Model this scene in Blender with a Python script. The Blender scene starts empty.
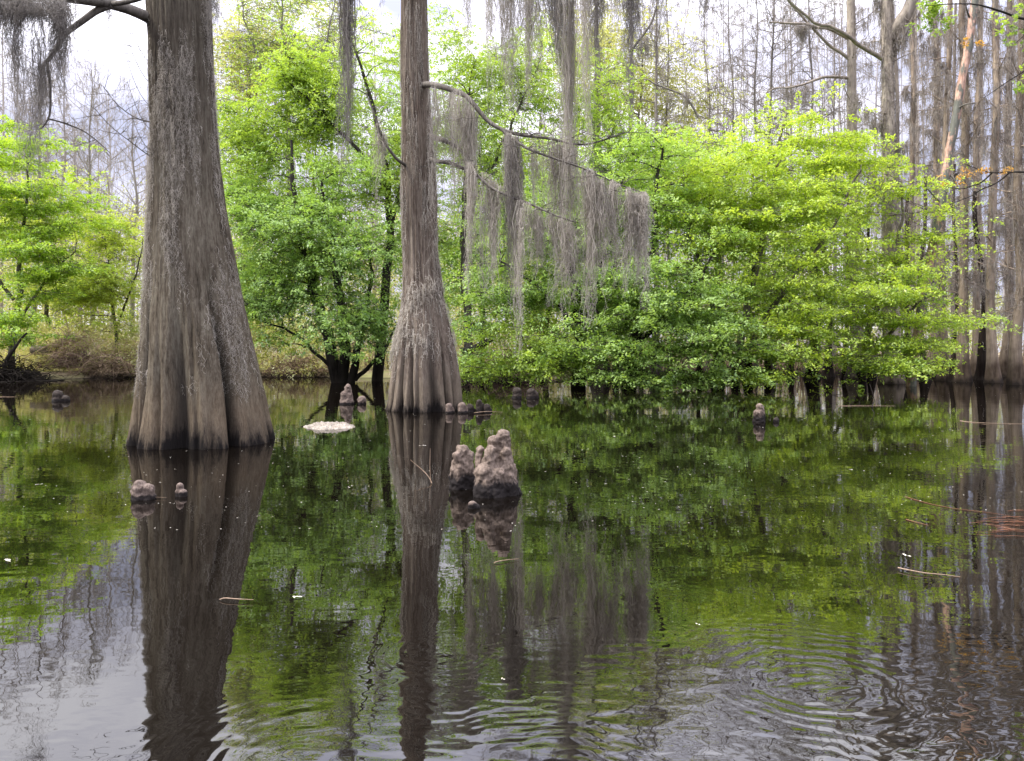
import bpy, math, random
import numpy as np

# ------------------------------------------------------------------ basics
F, CX, HY, CAMH = 740.0, 512.0, 352.0, 1.5     # focal length in px, principal column, horizon row, eye height
PI = math.pi
scene = bpy.context.scene
COL = scene.collection
random.seed(5)
rng = np.random.default_rng(11)

def depth(py):            # distance of a point of the water surface seen at row py
    return CAMH * F / (py - HY)
def at(px, py, Y):
    return np.array([(px - CX) / F * Y, Y, CAMH + (HY - py) / F * Y])
def smooth01(x):
    x = np.clip(x, 0, 1); return x * x * (3 - 2 * x)

def _h(ix, iy, iz, seed):
    h = (ix * 374761393 + iy * 668265263 + iz * 1440662683 + seed * 1274126177) & 0xffffffff
    h = ((h ^ (h >> 13)) * 1274126177) & 0xffffffff
    h = ((h ^ (h >> 15)) * 461845907) & 0xffffffff
    return ((h ^ (h >> 16)) & 0xffff) / 32767.5 - 1.0
def vnoise(P, seed=0):
    P = np.asarray(P, float); I = np.floor(P).astype(np.int64); f = P - I; f = f * f * (3 - 2 * f)
    x, y, z = I[..., 0], I[..., 1], I[..., 2]; u, v, w = f[..., 0], f[..., 1], f[..., 2]
    def l(a, b, t): return a + (b - a) * t
    return l(l(l(_h(x, y, z, seed), _h(x + 1, y, z, seed), u), l(_h(x, y + 1, z, seed), _h(x + 1, y + 1, z, seed), u), v),
             l(l(_h(x, y, z + 1, seed), _h(x + 1, y, z + 1, seed), u), l(_h(x, y + 1, z + 1, seed), _h(x + 1, y + 1, z + 1, seed), u), v), w)
def fbm(P, octv=4, seed=0):
    P = np.asarray(P, float); s = 0; a = .5
    for k in range(octv):
        s = s + a * vnoise(P * 2 ** k, seed + k); a *= .5
    return s

def tag(o, label=None, cat=None, group=None, kind=None):
    if label: o['label'] = label
    if cat: o['category'] = cat
    if group: o['group'] = group
    if kind: o['kind'] = kind
    return o
def thing(name, label, cat, loc, group=None):
    o = bpy.data.objects.new(name, None); COL.objects.link(o); o.location = loc
    o.empty_display_size = .2
    return tag(o, label, cat, group)
def obj(name, V, Q, mat, parent=None, origin=None, tint=None, smooth=True):
    """link quads Q over world-space verts V as ONE mesh object (local to its parent, or to origin)"""
    V = np.asarray(V, np.float32); Q = np.asarray(Q, np.int32)
    o0 = np.array(parent.location if parent is not None else (origin if origin is not None else (0, 0, 0)), np.float32)
    me = bpy.data.meshes.new(name)
    me.vertices.add(len(V)); me.vertices.foreach_set('co', (V - o0).ravel())
    k = Q.shape[1]
    me.loops.add(Q.size); me.loops.foreach_set('vertex_index', Q.ravel())
    me.polygons.add(len(Q)); me.polygons.foreach_set('loop_start', np.arange(0, Q.size, k, dtype=np.int32))
    me.polygons.foreach_set('use_smooth', np.full(len(Q), smooth))
    if tint is not None:
        a = me.attributes.new('tint', 'FLOAT', 'POINT'); a.data.foreach_set('value', np.asarray(tint, np.float32))
    me.update(calc_edges=True); me.validate()
    me.materials.append(mat)
    o = bpy.data.objects.new(name, me); COL.objects.link(o)
    if parent is not None: o.parent = parent
    else: o.location = o0.tolist()
    return o

class Tubes:
    def __init__(s): s.V = []; s.Q = []; s.T = []; s.n = 0
    def add(s, P, R, sides=5, tint=.5):
        P = np.asarray(P, float); n = len(P); R = np.broadcast_to(np.asarray(R, float), (n,))
        t = np.gradient(P, axis=0); t /= np.linalg.norm(t, axis=1)[:, None] + 1e-9
        m = np.abs(t.mean(0)); ref = np.eye(3)[int(np.argmin(m))]
        u = np.cross(t, ref); u /= np.linalg.norm(u, axis=1)[:, None] + 1e-9
        v = np.cross(t, u)
        a = np.arange(sides) / sides * 2 * PI
        ring = P[:, None] + R[:, None, None] * (np.cos(a)[None, :, None] * u[:, None] + np.sin(a)[None, :, None] * v[:, None])
        i = np.arange(n - 1)[:, None] * sides; j = np.arange(sides)[None]; j2 = (j + 1) % sides
        s.Q.append((np.stack([i + j, i + j2, i + sides + j2, i + sides + j], -1).reshape(-1, 4) + s.n))
        s.V.append(ring.reshape(-1, 3)); s.T.append(np.full(n * sides, tint)); s.n += n * sides
    def raw(s, V, Q, T):
        s.Q.append(Q + s.n); s.V.append(V); s.T.append(T); s.n += len(V)
    def build(s, name, mat, parent=None, origin=None):
        return obj(name, np.concatenate(s.V), np.concatenate(s.Q), mat, parent, origin, np.concatenate(s.T))

class Limbs:
    """one Tubes per limb, each built as a part of its own; twigs go with the limb they grow on"""
    def __init__(s): s.sets = []
    def start(s, P): s.sets.append((P, Tubes())); return s.sets[-1][1]
    def pick(s, P): return next(t for q, t in s.sets if q is P)
    def build(s, name, mat, parent):
        for _, t in s.sets: t.build(name, mat, parent)

def wob(pts, n=10, amp=.05, seed=0):
    """resample a polyline smoothly and let it wander a little"""
    pts = np.asarray(pts, float); d = np.r_[0, np.cumsum(np.linalg.norm(np.diff(pts, axis=0), axis=1))]
    L = d[-1]; t = np.linspace(0, L, n)
    P = np.stack([np.interp(t, d, pts[:, k]) for k in range(3)], 1)
    for _ in range(2):
        if n > 4: P[1:-1] = .25 * P[:-2] + .5 * P[1:-1] + .25 * P[2:]
    w = np.stack([vnoise(np.stack([t * 1.3 + 7 * k, np.full(n, seed * 3.17), np.full(n, k * 5.1)], 1), seed) for k in range(3)], 1)
    return P + w * amp * np.minimum(1, t / (L * .15 + 1e-6))[:, None]

def ribbons(P, W, seedrng):
    """P (m,n,3) strands, W (n,) or (m,n) widths -> V,Q (flat ribbons turned at random about the vertical)"""
    m, n, _ = P.shape
    a = seedrng.uniform(0, PI, m)[:, None] + np.linspace(0, 1, n)[None] * seedrng.uniform(-2, 2, m)[:, None]
    d = np.stack([np.cos(a), np.sin(a), np.zeros_like(a)], -1) * (np.broadcast_to(W, (m, n))[..., None] * .5)
    V = np.stack([P - d, P + d], 2).reshape(-1, 3)
    i = (np.arange(m)[:, None] * n + np.arange(n - 1)[None]).reshape(-1) * 2
    return V, np.stack([i, i + 1, i + 3, i + 2], 1)

def hairs(C, L, W, r, droop=.6):
    """short curly hairs: one thin quad each at points C"""
    n = len(C); d = r.normal(size=(n, 3)); d[:, 2] -= droop; d /= np.linalg.norm(d, axis=1)[:, None]
    s = np.cross(d, r.normal(size=(n, 3))); s /= np.linalg.norm(s, axis=1)[:, None] + 1e-9
    l = (L * r.uniform(.5, 1.3, n))[:, None]
    V = np.stack([C - s * W / 2, C + s * W / 2, C + d * l + s * W / 4, C + d * l - s * W / 4], 1).reshape(-1, 3)
    return V, np.arange(4 * n).reshape(-1, 4)

# ------------------------------------------------------------------ materials
def newmat(name):
    m = bpy.data.materials.new(name); m.use_nodes = True; nt = m.node_tree; nt.nodes.clear()
    out = nt.nodes.new('ShaderNodeOutputMaterial')
    return m, nt, out
def N(nt, t, **kw):
    n = nt.nodes.new(t)
    for k, v in kw.items(): setattr(n, k, v)
    return n
def ramp(nt, fac, stops):
    r = N(nt, 'ShaderNodeValToRGB'); e = r.color_ramp.elements
    while len(e) < len(stops): e.new(.5)
    for el, (p, c) in zip(e, stops):
        el.position = p; el.color = (*c, 1) if len(c) == 3 else c
    nt.links.new(fac, r.inputs[0]); return r.outputs[0]
def math_(nt, op, a, b=None, c=None):
    m = N(nt, 'ShaderNodeMath', operation=op)
    for i, v in enumerate((a, b, c)):
        if v is None: continue
        if isinstance(v, (int, float)): m.inputs[i].default_value = v
        else: nt.links.new(v, m.inputs[i])
    return m.outputs[0]
def mixc(nt, fac, a, b, mode='MIX'):
    m = N(nt, 'ShaderNodeMix', data_type='RGBA', blend_type=mode)
    for s, v in ((m.inputs[0], fac), (m.inputs[6], a), (m.inputs[7], b)):
        if isinstance(v, (int, float)): s.default_value = v
        elif isinstance(v, tuple): s.default_value = (*v, 1)
        else: nt.links.new(v, s)
    return m.outputs[2]
def coords(nt, scale=(1, 1, 1), kind='Object'):
    tc = N(nt, 'ShaderNodeTexCoord'); mp = N(nt, 'ShaderNodeMapping'); mp.inputs['Scale'].default_value = scale
    nt.links.new(tc.outputs[kind], mp.inputs[0]); return mp.outputs[0]
def noise(nt, vec, scale=1, detail=3, rough=.5, out=0):
    n = N(nt, 'ShaderNodeTexNoise'); n.inputs['Scale'].default_value = scale; n.inputs['Detail'].default_value = detail
    n.inputs['Roughness'].default_value = rough; nt.links.new(vec, n.inputs['Vector']); return n.outputs[out]
def world_z(nt):
    g = N(nt, 'ShaderNodeNewGeometry'); s = N(nt, 'ShaderNodeSeparateXYZ'); nt.links.new(g.outputs['Position'], s.inputs[0])
    return s.outputs[2]
def bsdf(nt, out, col, rough=.9, normal=None, spec=.2):
    b = N(nt, 'ShaderNodeBsdfPrincipled')
    if isinstance(col, tuple): b.inputs['Base Color'].default_value = (*col, 1)
    else: nt.links.new(col, b.inputs['Base Color'])
    if isinstance(rough, (int, float)): b.inputs['Roughness'].default_value = rough
    else: nt.links.new(rough, b.inputs['Roughness'])
    b.inputs['Specular IOR Level'].default_value = spec
    if normal is not None: nt.links.new(normal, b.inputs['Normal'])
    nt.links.new(b.outputs[0], out.inputs[0]); return b
def bump(nt, h, strength=.6, dist=.02):
    b = N(nt, 'ShaderNodeBump'); b.inputs['Strength'].default_value = strength; b.inputs['Distance'].default_value = dist
    nt.links.new(h, b.inputs['Height']); return b.outputs[0]

def bark_mat(name, dark, mid, light, fib=26, vert=1.1, wet=.3, wetvar=.45, band=None, bumpd=.025, lichen=.5, updark=.30):
    """fibrous bark: long vertical strips, pale lichen blotches, black water stain near the waterline"""
    m, nt, out = newmat(name)
    v = coords(nt, (1, 1, .075)); v2 = coords(nt, (1, 1, .16))
    f1 = math_(nt, 'ADD', math_(nt, 'MULTIPLY', noise(nt, v, fib * 1.3, 5, .7), .55), math_(nt, 'MULTIPLY', noise(nt, v2, fib * 2.6, 4, .7), .45)); f2 = noise(nt, coords(nt, (1, 1, .12)), fib * .28, 3, .6)
    blot = noise(nt, coords(nt), 2.2, 5, .68); fine = noise(nt, coords(nt, (1, 1, .4)), 46, 4, .75)
    c = ramp(nt, math_(nt, 'ADD', math_(nt, 'MULTIPLY', f1, .72), math_(nt, 'MULTIPLY', f2, .28)),
             [(.38, dark), (.48, mid), (.60, light)])
    gl = tuple(min(1, x * 1.15 + .03) for x in light)
    c = mixc(nt, math_(nt, 'MULTIPLY', ramp(nt, math_(nt, 'ADD', math_(nt, 'MULTIPLY', blot, .65), math_(nt, 'MULTIPLY', fine, .35)), [(.5, (0, 0, 0)), (.64, (1, 1, 1))]), lichen), c, gl)
    c = mixc(nt, ramp(nt, noise(nt, coords(nt, (1, 1, .35)), .9, 3), [(.35, (0, 0, 0)), (.7, (.55, .55, .55))]), c, mixc(nt, 1.0, c, tuple(x * .9 for x in (.62, .58, .56)), 'MULTIPLY'))
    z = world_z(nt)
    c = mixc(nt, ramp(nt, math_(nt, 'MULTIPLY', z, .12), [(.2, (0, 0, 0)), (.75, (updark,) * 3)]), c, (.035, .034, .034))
    if band:   # paler warm bark below the old flood line
        zb = math_(nt, 'ADD', z, math_(nt, 'MULTIPLY', noise(nt, coords(nt, (1, 1, .3)), 5, 3), -.9))
        c = mixc(nt, ramp(nt, zb, [(.0, (.6, .6, .6)), (.75, (0, 0, 0))]), c, mixc(nt, f1, tuple(x * .55 for x in band), band))
    fu = N(nt, 'ShaderNodeAttribute', attribute_name='tint').outputs['Fac']      # recess shade painted into the furrows by depth, plus damp algae
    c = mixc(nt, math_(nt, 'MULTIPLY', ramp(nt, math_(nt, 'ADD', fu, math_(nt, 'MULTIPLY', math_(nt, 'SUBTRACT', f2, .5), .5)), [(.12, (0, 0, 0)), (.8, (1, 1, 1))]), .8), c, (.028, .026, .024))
    wn = math_(nt, 'MULTIPLY', math_(nt, 'SUBTRACT', noise(nt, coords(nt, (1, 1, .16)), 5.5, 5, .75), .40), 1.15)
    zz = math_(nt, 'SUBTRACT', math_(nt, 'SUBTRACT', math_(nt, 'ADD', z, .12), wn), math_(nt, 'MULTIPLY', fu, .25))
    c = mixc(nt, ramp(nt, math_(nt, 'ADD', zz, math_(nt, 'MULTIPLY', math_(nt, 'SUBTRACT', fine, .5), .5)), [(.08, (.75, .75, .75)), (.42, (0, 0, 0))]), c, (.045, .037, .030))
    c = mixc(nt, ramp(nt, zz, [(.0, (1, 1, 1)), (.16, (0, 0, 0))]), c, (.015, .013, .012))
    h = math_(nt, 'ADD', f1, math_(nt, 'MULTIPLY', fine, .35))
    bsdf(nt, out, c, .95, bump(nt, h, 1.0, .05), .08)
    return m

def plain_bark(name, dark, light, scale=9, wet=True):
    m, nt, out = newmat(name)
    f1 = noise(nt, coords(nt, (1, 1, .12)), scale, 4, .65); b = noise(nt, coords(nt), 1.7, 4, .6)
    at_ = N(nt, 'ShaderNodeAttribute', attribute_name='tint')
    c = ramp(nt, math_(nt, 'ADD', math_(nt, 'MULTIPLY', f1, .6), math_(nt, 'MULTIPLY', b, .4)), [(.36, dark), (.64, light)])
    c = mixc(nt, 1.0, c, ramp(nt, at_.outputs['Fac'], [(0, (.6, .6, .6)), (1, (1.25, 1.25, 1.25))]), 'MULTIPLY')
    if wet:
        foot_dim = math_(nt, 'ADD', world_z(nt), math_(nt, 'MULTIPLY', noise(nt, coords(nt, (1, 1, .2)), 2, 3), -1.6))
        c = mixc(nt, ramp(nt, foot_dim, [(.0, (.8, .8, .8)), (.9, (0, 0, 0))]), c, mixc(nt, 1.0, c, (.26, .23, .21), 'MULTIPLY'))  # shade painted into the trunk bases, together with a flood stain
        z = math_(nt, 'SUBTRACT', world_z(nt), math_(nt, 'MULTIPLY', math_(nt, 'SUBTRACT', noise(nt, coords(nt, (1, 1, .2)), 3, 3), .42), 1.1))
        c = mixc(nt, ramp(nt, z, [(.0, (.9, .9, .9)), (.22, (0, 0, 0))]), c, (.022, .018, .015))
    bsdf(nt, out, c, .95, bump(nt, f1, .7, .03), .08)
    return m

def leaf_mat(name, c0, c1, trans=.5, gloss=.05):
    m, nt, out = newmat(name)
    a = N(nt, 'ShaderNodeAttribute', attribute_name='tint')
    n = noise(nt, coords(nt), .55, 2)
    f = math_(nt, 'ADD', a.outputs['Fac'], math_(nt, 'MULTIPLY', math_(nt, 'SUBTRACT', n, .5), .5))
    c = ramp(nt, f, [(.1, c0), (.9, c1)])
    d = N(nt, 'ShaderNodeBsdfDiffuse'); t = N(nt, 'ShaderNodeBsdfTranslucent'); g = N(nt, 'ShaderNodeBsdfGlossy')
    g.inputs['Roughness'].default_value = .45; g.inputs['Color'].default_value = (.9, .95, .9, 1)
    nt.links.new(c, d.inputs[0]); nt.links.new(mixc(nt, 1.0, c, (1.3, 1.25, .7), 'MULTIPLY'), t.inputs[0])
    m1 = N(nt, 'ShaderNodeMixShader'); m1.inputs[0].default_value = trans
    nt.links.new(d.outputs[0], m1.inputs[1]); nt.links.new(t.outputs[0], m1.inputs[2])
    m2 = N(nt, 'ShaderNodeMixShader'); m2.inputs[0].default_value = gloss
    nt.links.new(m1.outputs[0], m2.inputs[1]); nt.links.new(g.outputs[0], m2.inputs[2])
    nt.links.new(m2.outputs[0], out.inputs[0])
    return m

def moss_mat(name, dark, light):
    m, nt, out = newmat(name)
    a = N(nt, 'ShaderNodeAttribute', attribute_name='tint')
    n = noise(nt, coords(nt), 3.0, 3)
    c = ramp(nt, math_(nt, 'ADD', math_(nt, 'MULTIPLY', a.outputs['Fac'], .6), math_(nt, 'MULTIPLY', n, .4)), [(.2, dark), (.8, light)])
    d = N(nt, 'ShaderNodeBsdfDiffuse'); t = N(nt, 'ShaderNodeBsdfTranslucent'); mx = N(nt, 'ShaderNodeMixShader'); mx.inputs[0].default_value = .3
    nt.links.new(c, d.inputs[0]); nt.links.new(c, t.inputs[0]); nt.links.new(d.outputs[0], mx.inputs[1]); nt.links.new(t.outputs[0], mx.inputs[2])
    nt.links.new(mx.outputs[0], out.inputs[0]); return m

def mottled(name, dark, light, scale=8, rough=.9, wet=None, b=.02, wetcol=(.016, .013, .012)):
    m, nt, out = newmat(name)
    n = noise(nt, coords(nt), scale, 5, .68); n2 = noise(nt, coords(nt, (1, 1, .3 if wet is not None else 1)), scale * 5, 4, .7)
    c = ramp(nt, math_(nt, 'ADD', math_(nt, 'MULTIPLY', n, .5), math_(nt, 'MULTIPLY', n2, .5)), [(.38, dark), (.62, light)])
    if wet is not None:
        z = math_(nt, 'SUBTRACT', world_z(nt), math_(nt, 'MULTIPLY', noise(nt, coords(nt, (1, 1, .25)), 16, 4, .7), wet * 1.6))
        c = mixc(nt, ramp(nt, z, [(0, (1, 1, 1)), (wet * .45, (0, 0, 0))]), c, wetcol)
    bsdf(nt, out, c, rough, bump(nt, math_(nt, 'ADD', n, math_(nt, 'MULTIPLY', n2, .5)), .8, b), .15)
    return m

M = {}
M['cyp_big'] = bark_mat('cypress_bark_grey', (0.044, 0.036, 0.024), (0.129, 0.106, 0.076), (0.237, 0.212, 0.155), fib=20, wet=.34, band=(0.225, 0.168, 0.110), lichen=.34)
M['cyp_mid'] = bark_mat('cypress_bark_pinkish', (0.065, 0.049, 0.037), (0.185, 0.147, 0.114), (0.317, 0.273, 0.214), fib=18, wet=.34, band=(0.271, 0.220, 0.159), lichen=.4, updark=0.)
M['cyp_far'] = plain_bark('far_cypress_bark', (0.145, 0.112, 0.082), (0.429, 0.345, 0.261), 6)
M['cyp_far_grey'] = plain_bark('far_grey_bark', (0.179, 0.152, 0.123), (0.449, 0.391, 0.317), 6)
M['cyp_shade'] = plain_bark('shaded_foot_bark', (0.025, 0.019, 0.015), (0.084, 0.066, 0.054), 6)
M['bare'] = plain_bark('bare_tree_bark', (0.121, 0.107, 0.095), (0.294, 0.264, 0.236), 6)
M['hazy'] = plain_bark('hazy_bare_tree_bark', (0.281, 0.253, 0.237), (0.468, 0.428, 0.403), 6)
M['dark_bark'] = plain_bark('wet_dark_bark', (.018, .016, .014), (.07, .062, .052), 9)
M['twig_bark'] = plain_bark('grey_twig_bark', (.08, .068, .055), (.24, .21, .175), 9)
M['brown_bark'] = plain_bark('maple_bark', (.05, .042, .035), (.16, .14, .115), 9)
M['limb'] = plain_bark('limb_bark', (0.075, 0.066, 0.056), (0.240, 0.218, 0.185), 14)
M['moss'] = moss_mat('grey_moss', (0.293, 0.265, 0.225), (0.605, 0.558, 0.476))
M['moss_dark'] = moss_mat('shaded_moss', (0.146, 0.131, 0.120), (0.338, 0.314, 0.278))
M['moss_far'] = moss_mat('far_moss', (0.216, 0.190, 0.164), (0.414, 0.372, 0.323))
M['knee'] = mottled('knee_bark', (0.070, 0.052, 0.039), (0.255, 0.197, 0.155), 9, .85, wet=.15)
M['knee_small'] = mottled('small_knee_bark', (0.078, 0.055, 0.045), (0.229, 0.180, 0.146), 14, .85, wet=.045)
M['knee_dark'] = mottled('wet_knee_bark', (0.016, 0.012, 0.010), (0.059, 0.047, 0.038), 9, .8, wet=.06)
M['mat'] = mottled('pale_floating_clump', (.15, .125, .095), (.50, .45, .375), 15, .95, b=.04)
M['brush'] = plain_bark('dead_brush', (0.348, 0.257, 0.168), (0.801, 0.618, 0.429), 6)
M['brush_pink'] = plain_bark('dead_vine_mound', (0.408, 0.287, 0.224), (0.786, 0.588, 0.474), 6)
M['stick'] = plain_bark('drift_twig', (0.192, 0.134, 0.089), (0.384, 0.284, 0.201), 12, False)
M['needle'] = plain_bark('russet_needles', (0.121, 0.053, 0.030), (0.214, 0.110, 0.069), 12, False)
M['leaf_yg'] = leaf_mat('yellow_green_leaf', (.175, .295, .03), (.535, .67, .085), .5)
M['leaf_lime'] = leaf_mat('lime_leaf', (0.170, 0.280, 0.041), (0.470, 0.630, 0.095), .5)
M['leaf_mid'] = leaf_mat('mid_green_leaf', (0.130, 0.240, 0.047), (0.400, 0.570, 0.121), .48)
M['leaf_deep'] = leaf_mat('deep_green_leaf', (.11, .22, .045), (.36, .53, .12), .45)
M['leaf_maple'] = leaf_mat('bright_maple_leaf', (.14, .27, .025), (.45, .62, .06), .5)
M['leaf_yellow'] = leaf_mat('yellowish_leaf', (.28, .38, .05), (.52, .62, .10), .5)
M['leaf_pale'] = leaf_mat('pale_bud_leaf', (.36, .34, .16), (.56, .56, .28), .5)
M['leaf_far'] = leaf_mat('distant_bud_leaf', (.36, .38, .13), (.58, .60, .24), .45)
M['leaf_orange'] = leaf_mat('orange_leaf', (.38, .20, .04), (.60, .36, .09), .5)

# ------------------------------------------------------------------ camera
cam = bpy.data.cameras.new('camera'); cam.sensor_width = 36; cam.lens = F / 1024 * 36
cam.shift_y = -(380.5 - HY) / 1024; cam.clip_start = .05; cam.clip_end = 3000
co = bpy.data.objects.new('camera', cam); COL.objects.link(co); co.location = (0, 0, CAMH); co.rotation_euler = (PI / 2, 0, 0)
scene.camera = co

# ------------------------------------------------------------------ light: thin bright overcast, sun behind cloud front-left
SUN_EL, SUN_AZ = math.radians(53), math.radians(-100)     # azimuth from +Y towards +X
sd = np.array([math.sin(SUN_AZ) * math.cos(SUN_EL), math.cos(SUN_AZ) * math.cos(SUN_EL), math.sin(SUN_EL)])
sl = bpy.data.lights.new('sun', 'SUN'); sl.energy = 5.0; sl.angle = math.radians(10); sl.color = (1, .95, .86)
so = bpy.data.objects.new('sun', sl); COL.objects.link(so); so.location = (0, 0, 40)
from mathutils import Vector
so.rotation_euler = Vector(sd.tolist()).to_track_quat('Z', 'Y').to_euler()

w = bpy.data.worlds.new('World'); scene.world = w; w.use_nodes = True; nt = w.node_tree; nt.nodes.clear()
wo = N(nt, 'ShaderNodeOutputWorld'); bg = N(nt, 'ShaderNodeBackground'); bg.inputs[1].default_value = .1
sky = N(nt, 'ShaderNodeTexSky', sky_type='NISHITA'); sky.sun_disc = False; sky.sun_elevation = SUN_EL; sky.sun_rotation = SUN_AZ; sky.air_density = 1.5; sky.dust_density = 3
tc = N(nt, 'ShaderNodeTexCoord'); sep = N(nt, 'ShaderNodeSeparateXYZ'); nt.links.new(tc.outputs['Generated'], sep.inputs[0])
mp = N(nt, 'ShaderNodeMapping'); mp.inputs['Scale'].default_value = (1, 1, 2.2); nt.links.new(tc.outputs['Generated'], mp.inputs[0])
cl = noise(nt, mp.outputs[0], 2.6, 6, .55)
cloud = ramp(nt, cl, [(.39, (5.4, 5.6, 7.5)), (.51, (9.4, 9.3, 11.0)), (.62, (13.2, 13.0, 14.0))])
zen = math_(nt, 'ADD', math_(nt, 'ADD', .88, math_(nt, 'MULTIPLY', math_(nt, 'MAXIMUM', sep.outputs[2], 0.0), 2.2)),
            math_(nt, 'MULTIPLY', math_(nt, 'MAXIMUM', math_(nt, 'SUBTRACT', sep.outputs[2], .46), 0.0), 6.0))
vm = N(nt, 'ShaderNodeVectorMath', operation='DOT_PRODUCT'); nt.links.new(tc.outputs['Generated'], vm.inputs[0]); vm.inputs[1].default_value = sd.tolist()
glow = math_(nt, 'MULTIPLY', math_(nt, 'POWER', math_(nt, 'MAXIMUM', vm.outputs['Value'], 0.0), 9), .9)
sc_ = N(nt, 'ShaderNodeVectorMath', operation='SCALE'); nt.links.new(cloud, sc_.inputs[0]); nt.links.new(math_(nt, 'ADD', zen, glow), sc_.inputs['Scale'])
nt.links.new(mixc(nt, .9, sky.outputs[0], sc_.outputs[0]), bg.inputs[0]); nt.links.new(bg.outputs[0], wo.inputs[0])

# ------------------------------------------------------------------ ground and water
def shore(x, y):
    """distance past the water's edge: dry bank at the far left and centre, flooded forest to the right"""
    px = CX + F * x / np.maximum(y, 1)
    edge = np.interp(px, [-400, 0, 120, 260, 330, 420, 470, 520, 600, 720, 1500], [40, 41, 43, 45, 44, 42, 41, 44, 56, 80, 95])
    return y - edge - 1.6 * vnoise(np.stack([x * .35, y * .12, 0 * x], -1), 3)
gxs = np.r_[np.linspace(-420, -60, 30), np.linspace(-56, 70, 140), np.linspace(75, 420, 30)]
gys = np.r_[np.linspace(-60, 30, 24), np.linspace(31, 100, 110), np.linspace(105, 900, 40)]
X, Yg = np.meshgrid(gxs, gys)
s_ = shore(X, Yg)
Z = np.where(s_ < 0, np.maximum(s_ * .12, -.9), np.minimum(.33, s_ * .16) + np.clip(s_ - 4, 0, 60) * .012)
Z = Z + np.where(s_ > -1, .10 * fbm(np.stack([X * .7, Yg * .7, 0 * X], -1), 4, 9), .06 * vnoise(np.stack([X, Yg, 0 * X], -1), 2))
i = (np.arange(len(gys) - 1)[:, None] * len(gxs) + np.arange(len(gxs) - 1)[None]).ravel()
m, nt, out = newmat('leaf_litter_bank')
n1 = noise(nt, coords(nt), 1.1, 6, .7); n2 = noise(nt, coords(nt), 14, 4, .7)
c = ramp(nt, math_(nt, 'ADD', math_(nt, 'MULTIPLY', n1, .5), math_(nt, 'MULTIPLY', n2, .5)), [(.34, (.10, .07, .05)), (.5, (.24, .185, .125)), (.66, (.36, .31, .20))])
c = mixc(nt, ramp(nt, noise(nt, coords(nt), .45, 3), [(.45, (0, 0, 0)), (.65, (.6, .6, .6))]), c, (.17, .20, .06))
c = mixc(nt, ramp(nt, world_z(nt), [(.0, (.8, .8, .8)), (.05, (0, 0, 0))]), c, (.05, .04, .03))
bsdf(nt, out, c, .95, bump(nt, n2, .8, .08), .1)
tag(obj('ground', np.stack([X, Yg, Z], -1).reshape(-1, 3), np.stack([i, i + 1, i + len(gxs) + 1, i + len(gxs)], 1), m), kind='structure')

m, nt, out = newmat('tannin_water')
geo = N(nt, 'ShaderNodeNewGeometry'); pos = geo.outputs['Position']
def rings(px, py, wl, rmax, amp, rmin=.0):
    Yc = depth(py); cx = (px - CX) / F * Yc
    v = N(nt, 'ShaderNodeVectorMath', operation='DISTANCE'); nt.links.new(pos, v.inputs[0]); v.inputs[1].default_value = (cx, Yc, 0)
    r = v.outputs['Value']
    wv = math_(nt, 'SINE', math_(nt, 'ADD', math_(nt, 'MULTIPLY', r, 2 * PI / wl), math_(nt, 'MULTIPLY', noise(nt, pos, 1.5, 3), 32.0)))
    mr = N(nt, 'ShaderNodeMapRange', interpolation_type='SMOOTHSTEP'); nt.links.new(r, mr.inputs[0])
    mr.inputs[1].default_value = rmax; mr.inputs[2].default_value = rmax * .25; mr.inputs[3].default_value = 0; mr.inputs[4].default_value = amp
    ctr = N(nt, 'ShaderNodeMapRange', interpolation_type='SMOOTHSTEP'); nt.links.new(r, ctr.inputs[0]); ctr.inputs[1].default_value = .05; ctr.inputs[2].default_value = .35
    wv = math_(nt, 'MULTIPLY', wv, ctr.outputs[0])
    arc = N(nt, 'ShaderNodeMapRange', interpolation_type='SMOOTHSTEP'); nt.links.new(noise(nt, pos, 1.1, 2), arc.inputs[0])
    arc.inputs[1].default_value = .40; arc.inputs[2].default_value = .60
    return math_(nt, 'MULTIPLY', math_(nt, 'MULTIPLY', wv, mr.outputs[0]), arc.outputs[0])
def band(y0, y1):      # ripple zone: strongest near the viewer
    s = N(nt, 'ShaderNodeSeparateXYZ'); nt.links.new(pos, s.inputs[0])
    mr = N(nt, 'ShaderNodeMapRange', interpolation_type='SMOOTHSTEP'); nt.links.new(s.outputs[1], mr.inputs[0])
    mr.inputs[1].default_value = y1; mr.inputs[2].default_value = y0; return mr.outputs[0]
H = None
def addh(h):
    global H
    H = h if H is None else math_(nt, 'ADD', H, h)
addh(rings(822, 684, .078, 1.0, .00042))
addh(rings(440, 652, .058, .42, .00030))
addh(rings(700, 606, .075, .6, .00014))
addh(rings(300, 770, .07, .9, .00030))
addh(rings(560, 800, .065, 1.2, .00036))
addh(rings(905, 730, .08, .8, .00024))
mpw = N(nt, 'ShaderNodeMapping'); mpw.inputs['Scale'].default_value = (1, 1.35, 1); nt.links.new(pos, mpw.inputs[0])
sx_ = N(nt, 'ShaderNodeSeparateXYZ'); nt.links.new(pos, sx_.inputs[0]); sm_ = N(nt, 'ShaderNodeMapRange', interpolation_type='SMOOTHSTEP'); nt.links.new(sx_.outputs[0], sm_.inputs[0])
sm_.inputs[1].default_value = -1.4; sm_.inputs[2].default_value = .3; sm_.inputs[3].default_value = .38; side = sm_.outputs[0]
mp2 = N(nt, 'ShaderNodeMapping'); mp2.inputs['Scale'].default_value = (.75, 1.5, 1); mp2.inputs['Rotation'].default_value = (0, 0, .25); nt.links.new(pos, mp2.inputs[0])
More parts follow.
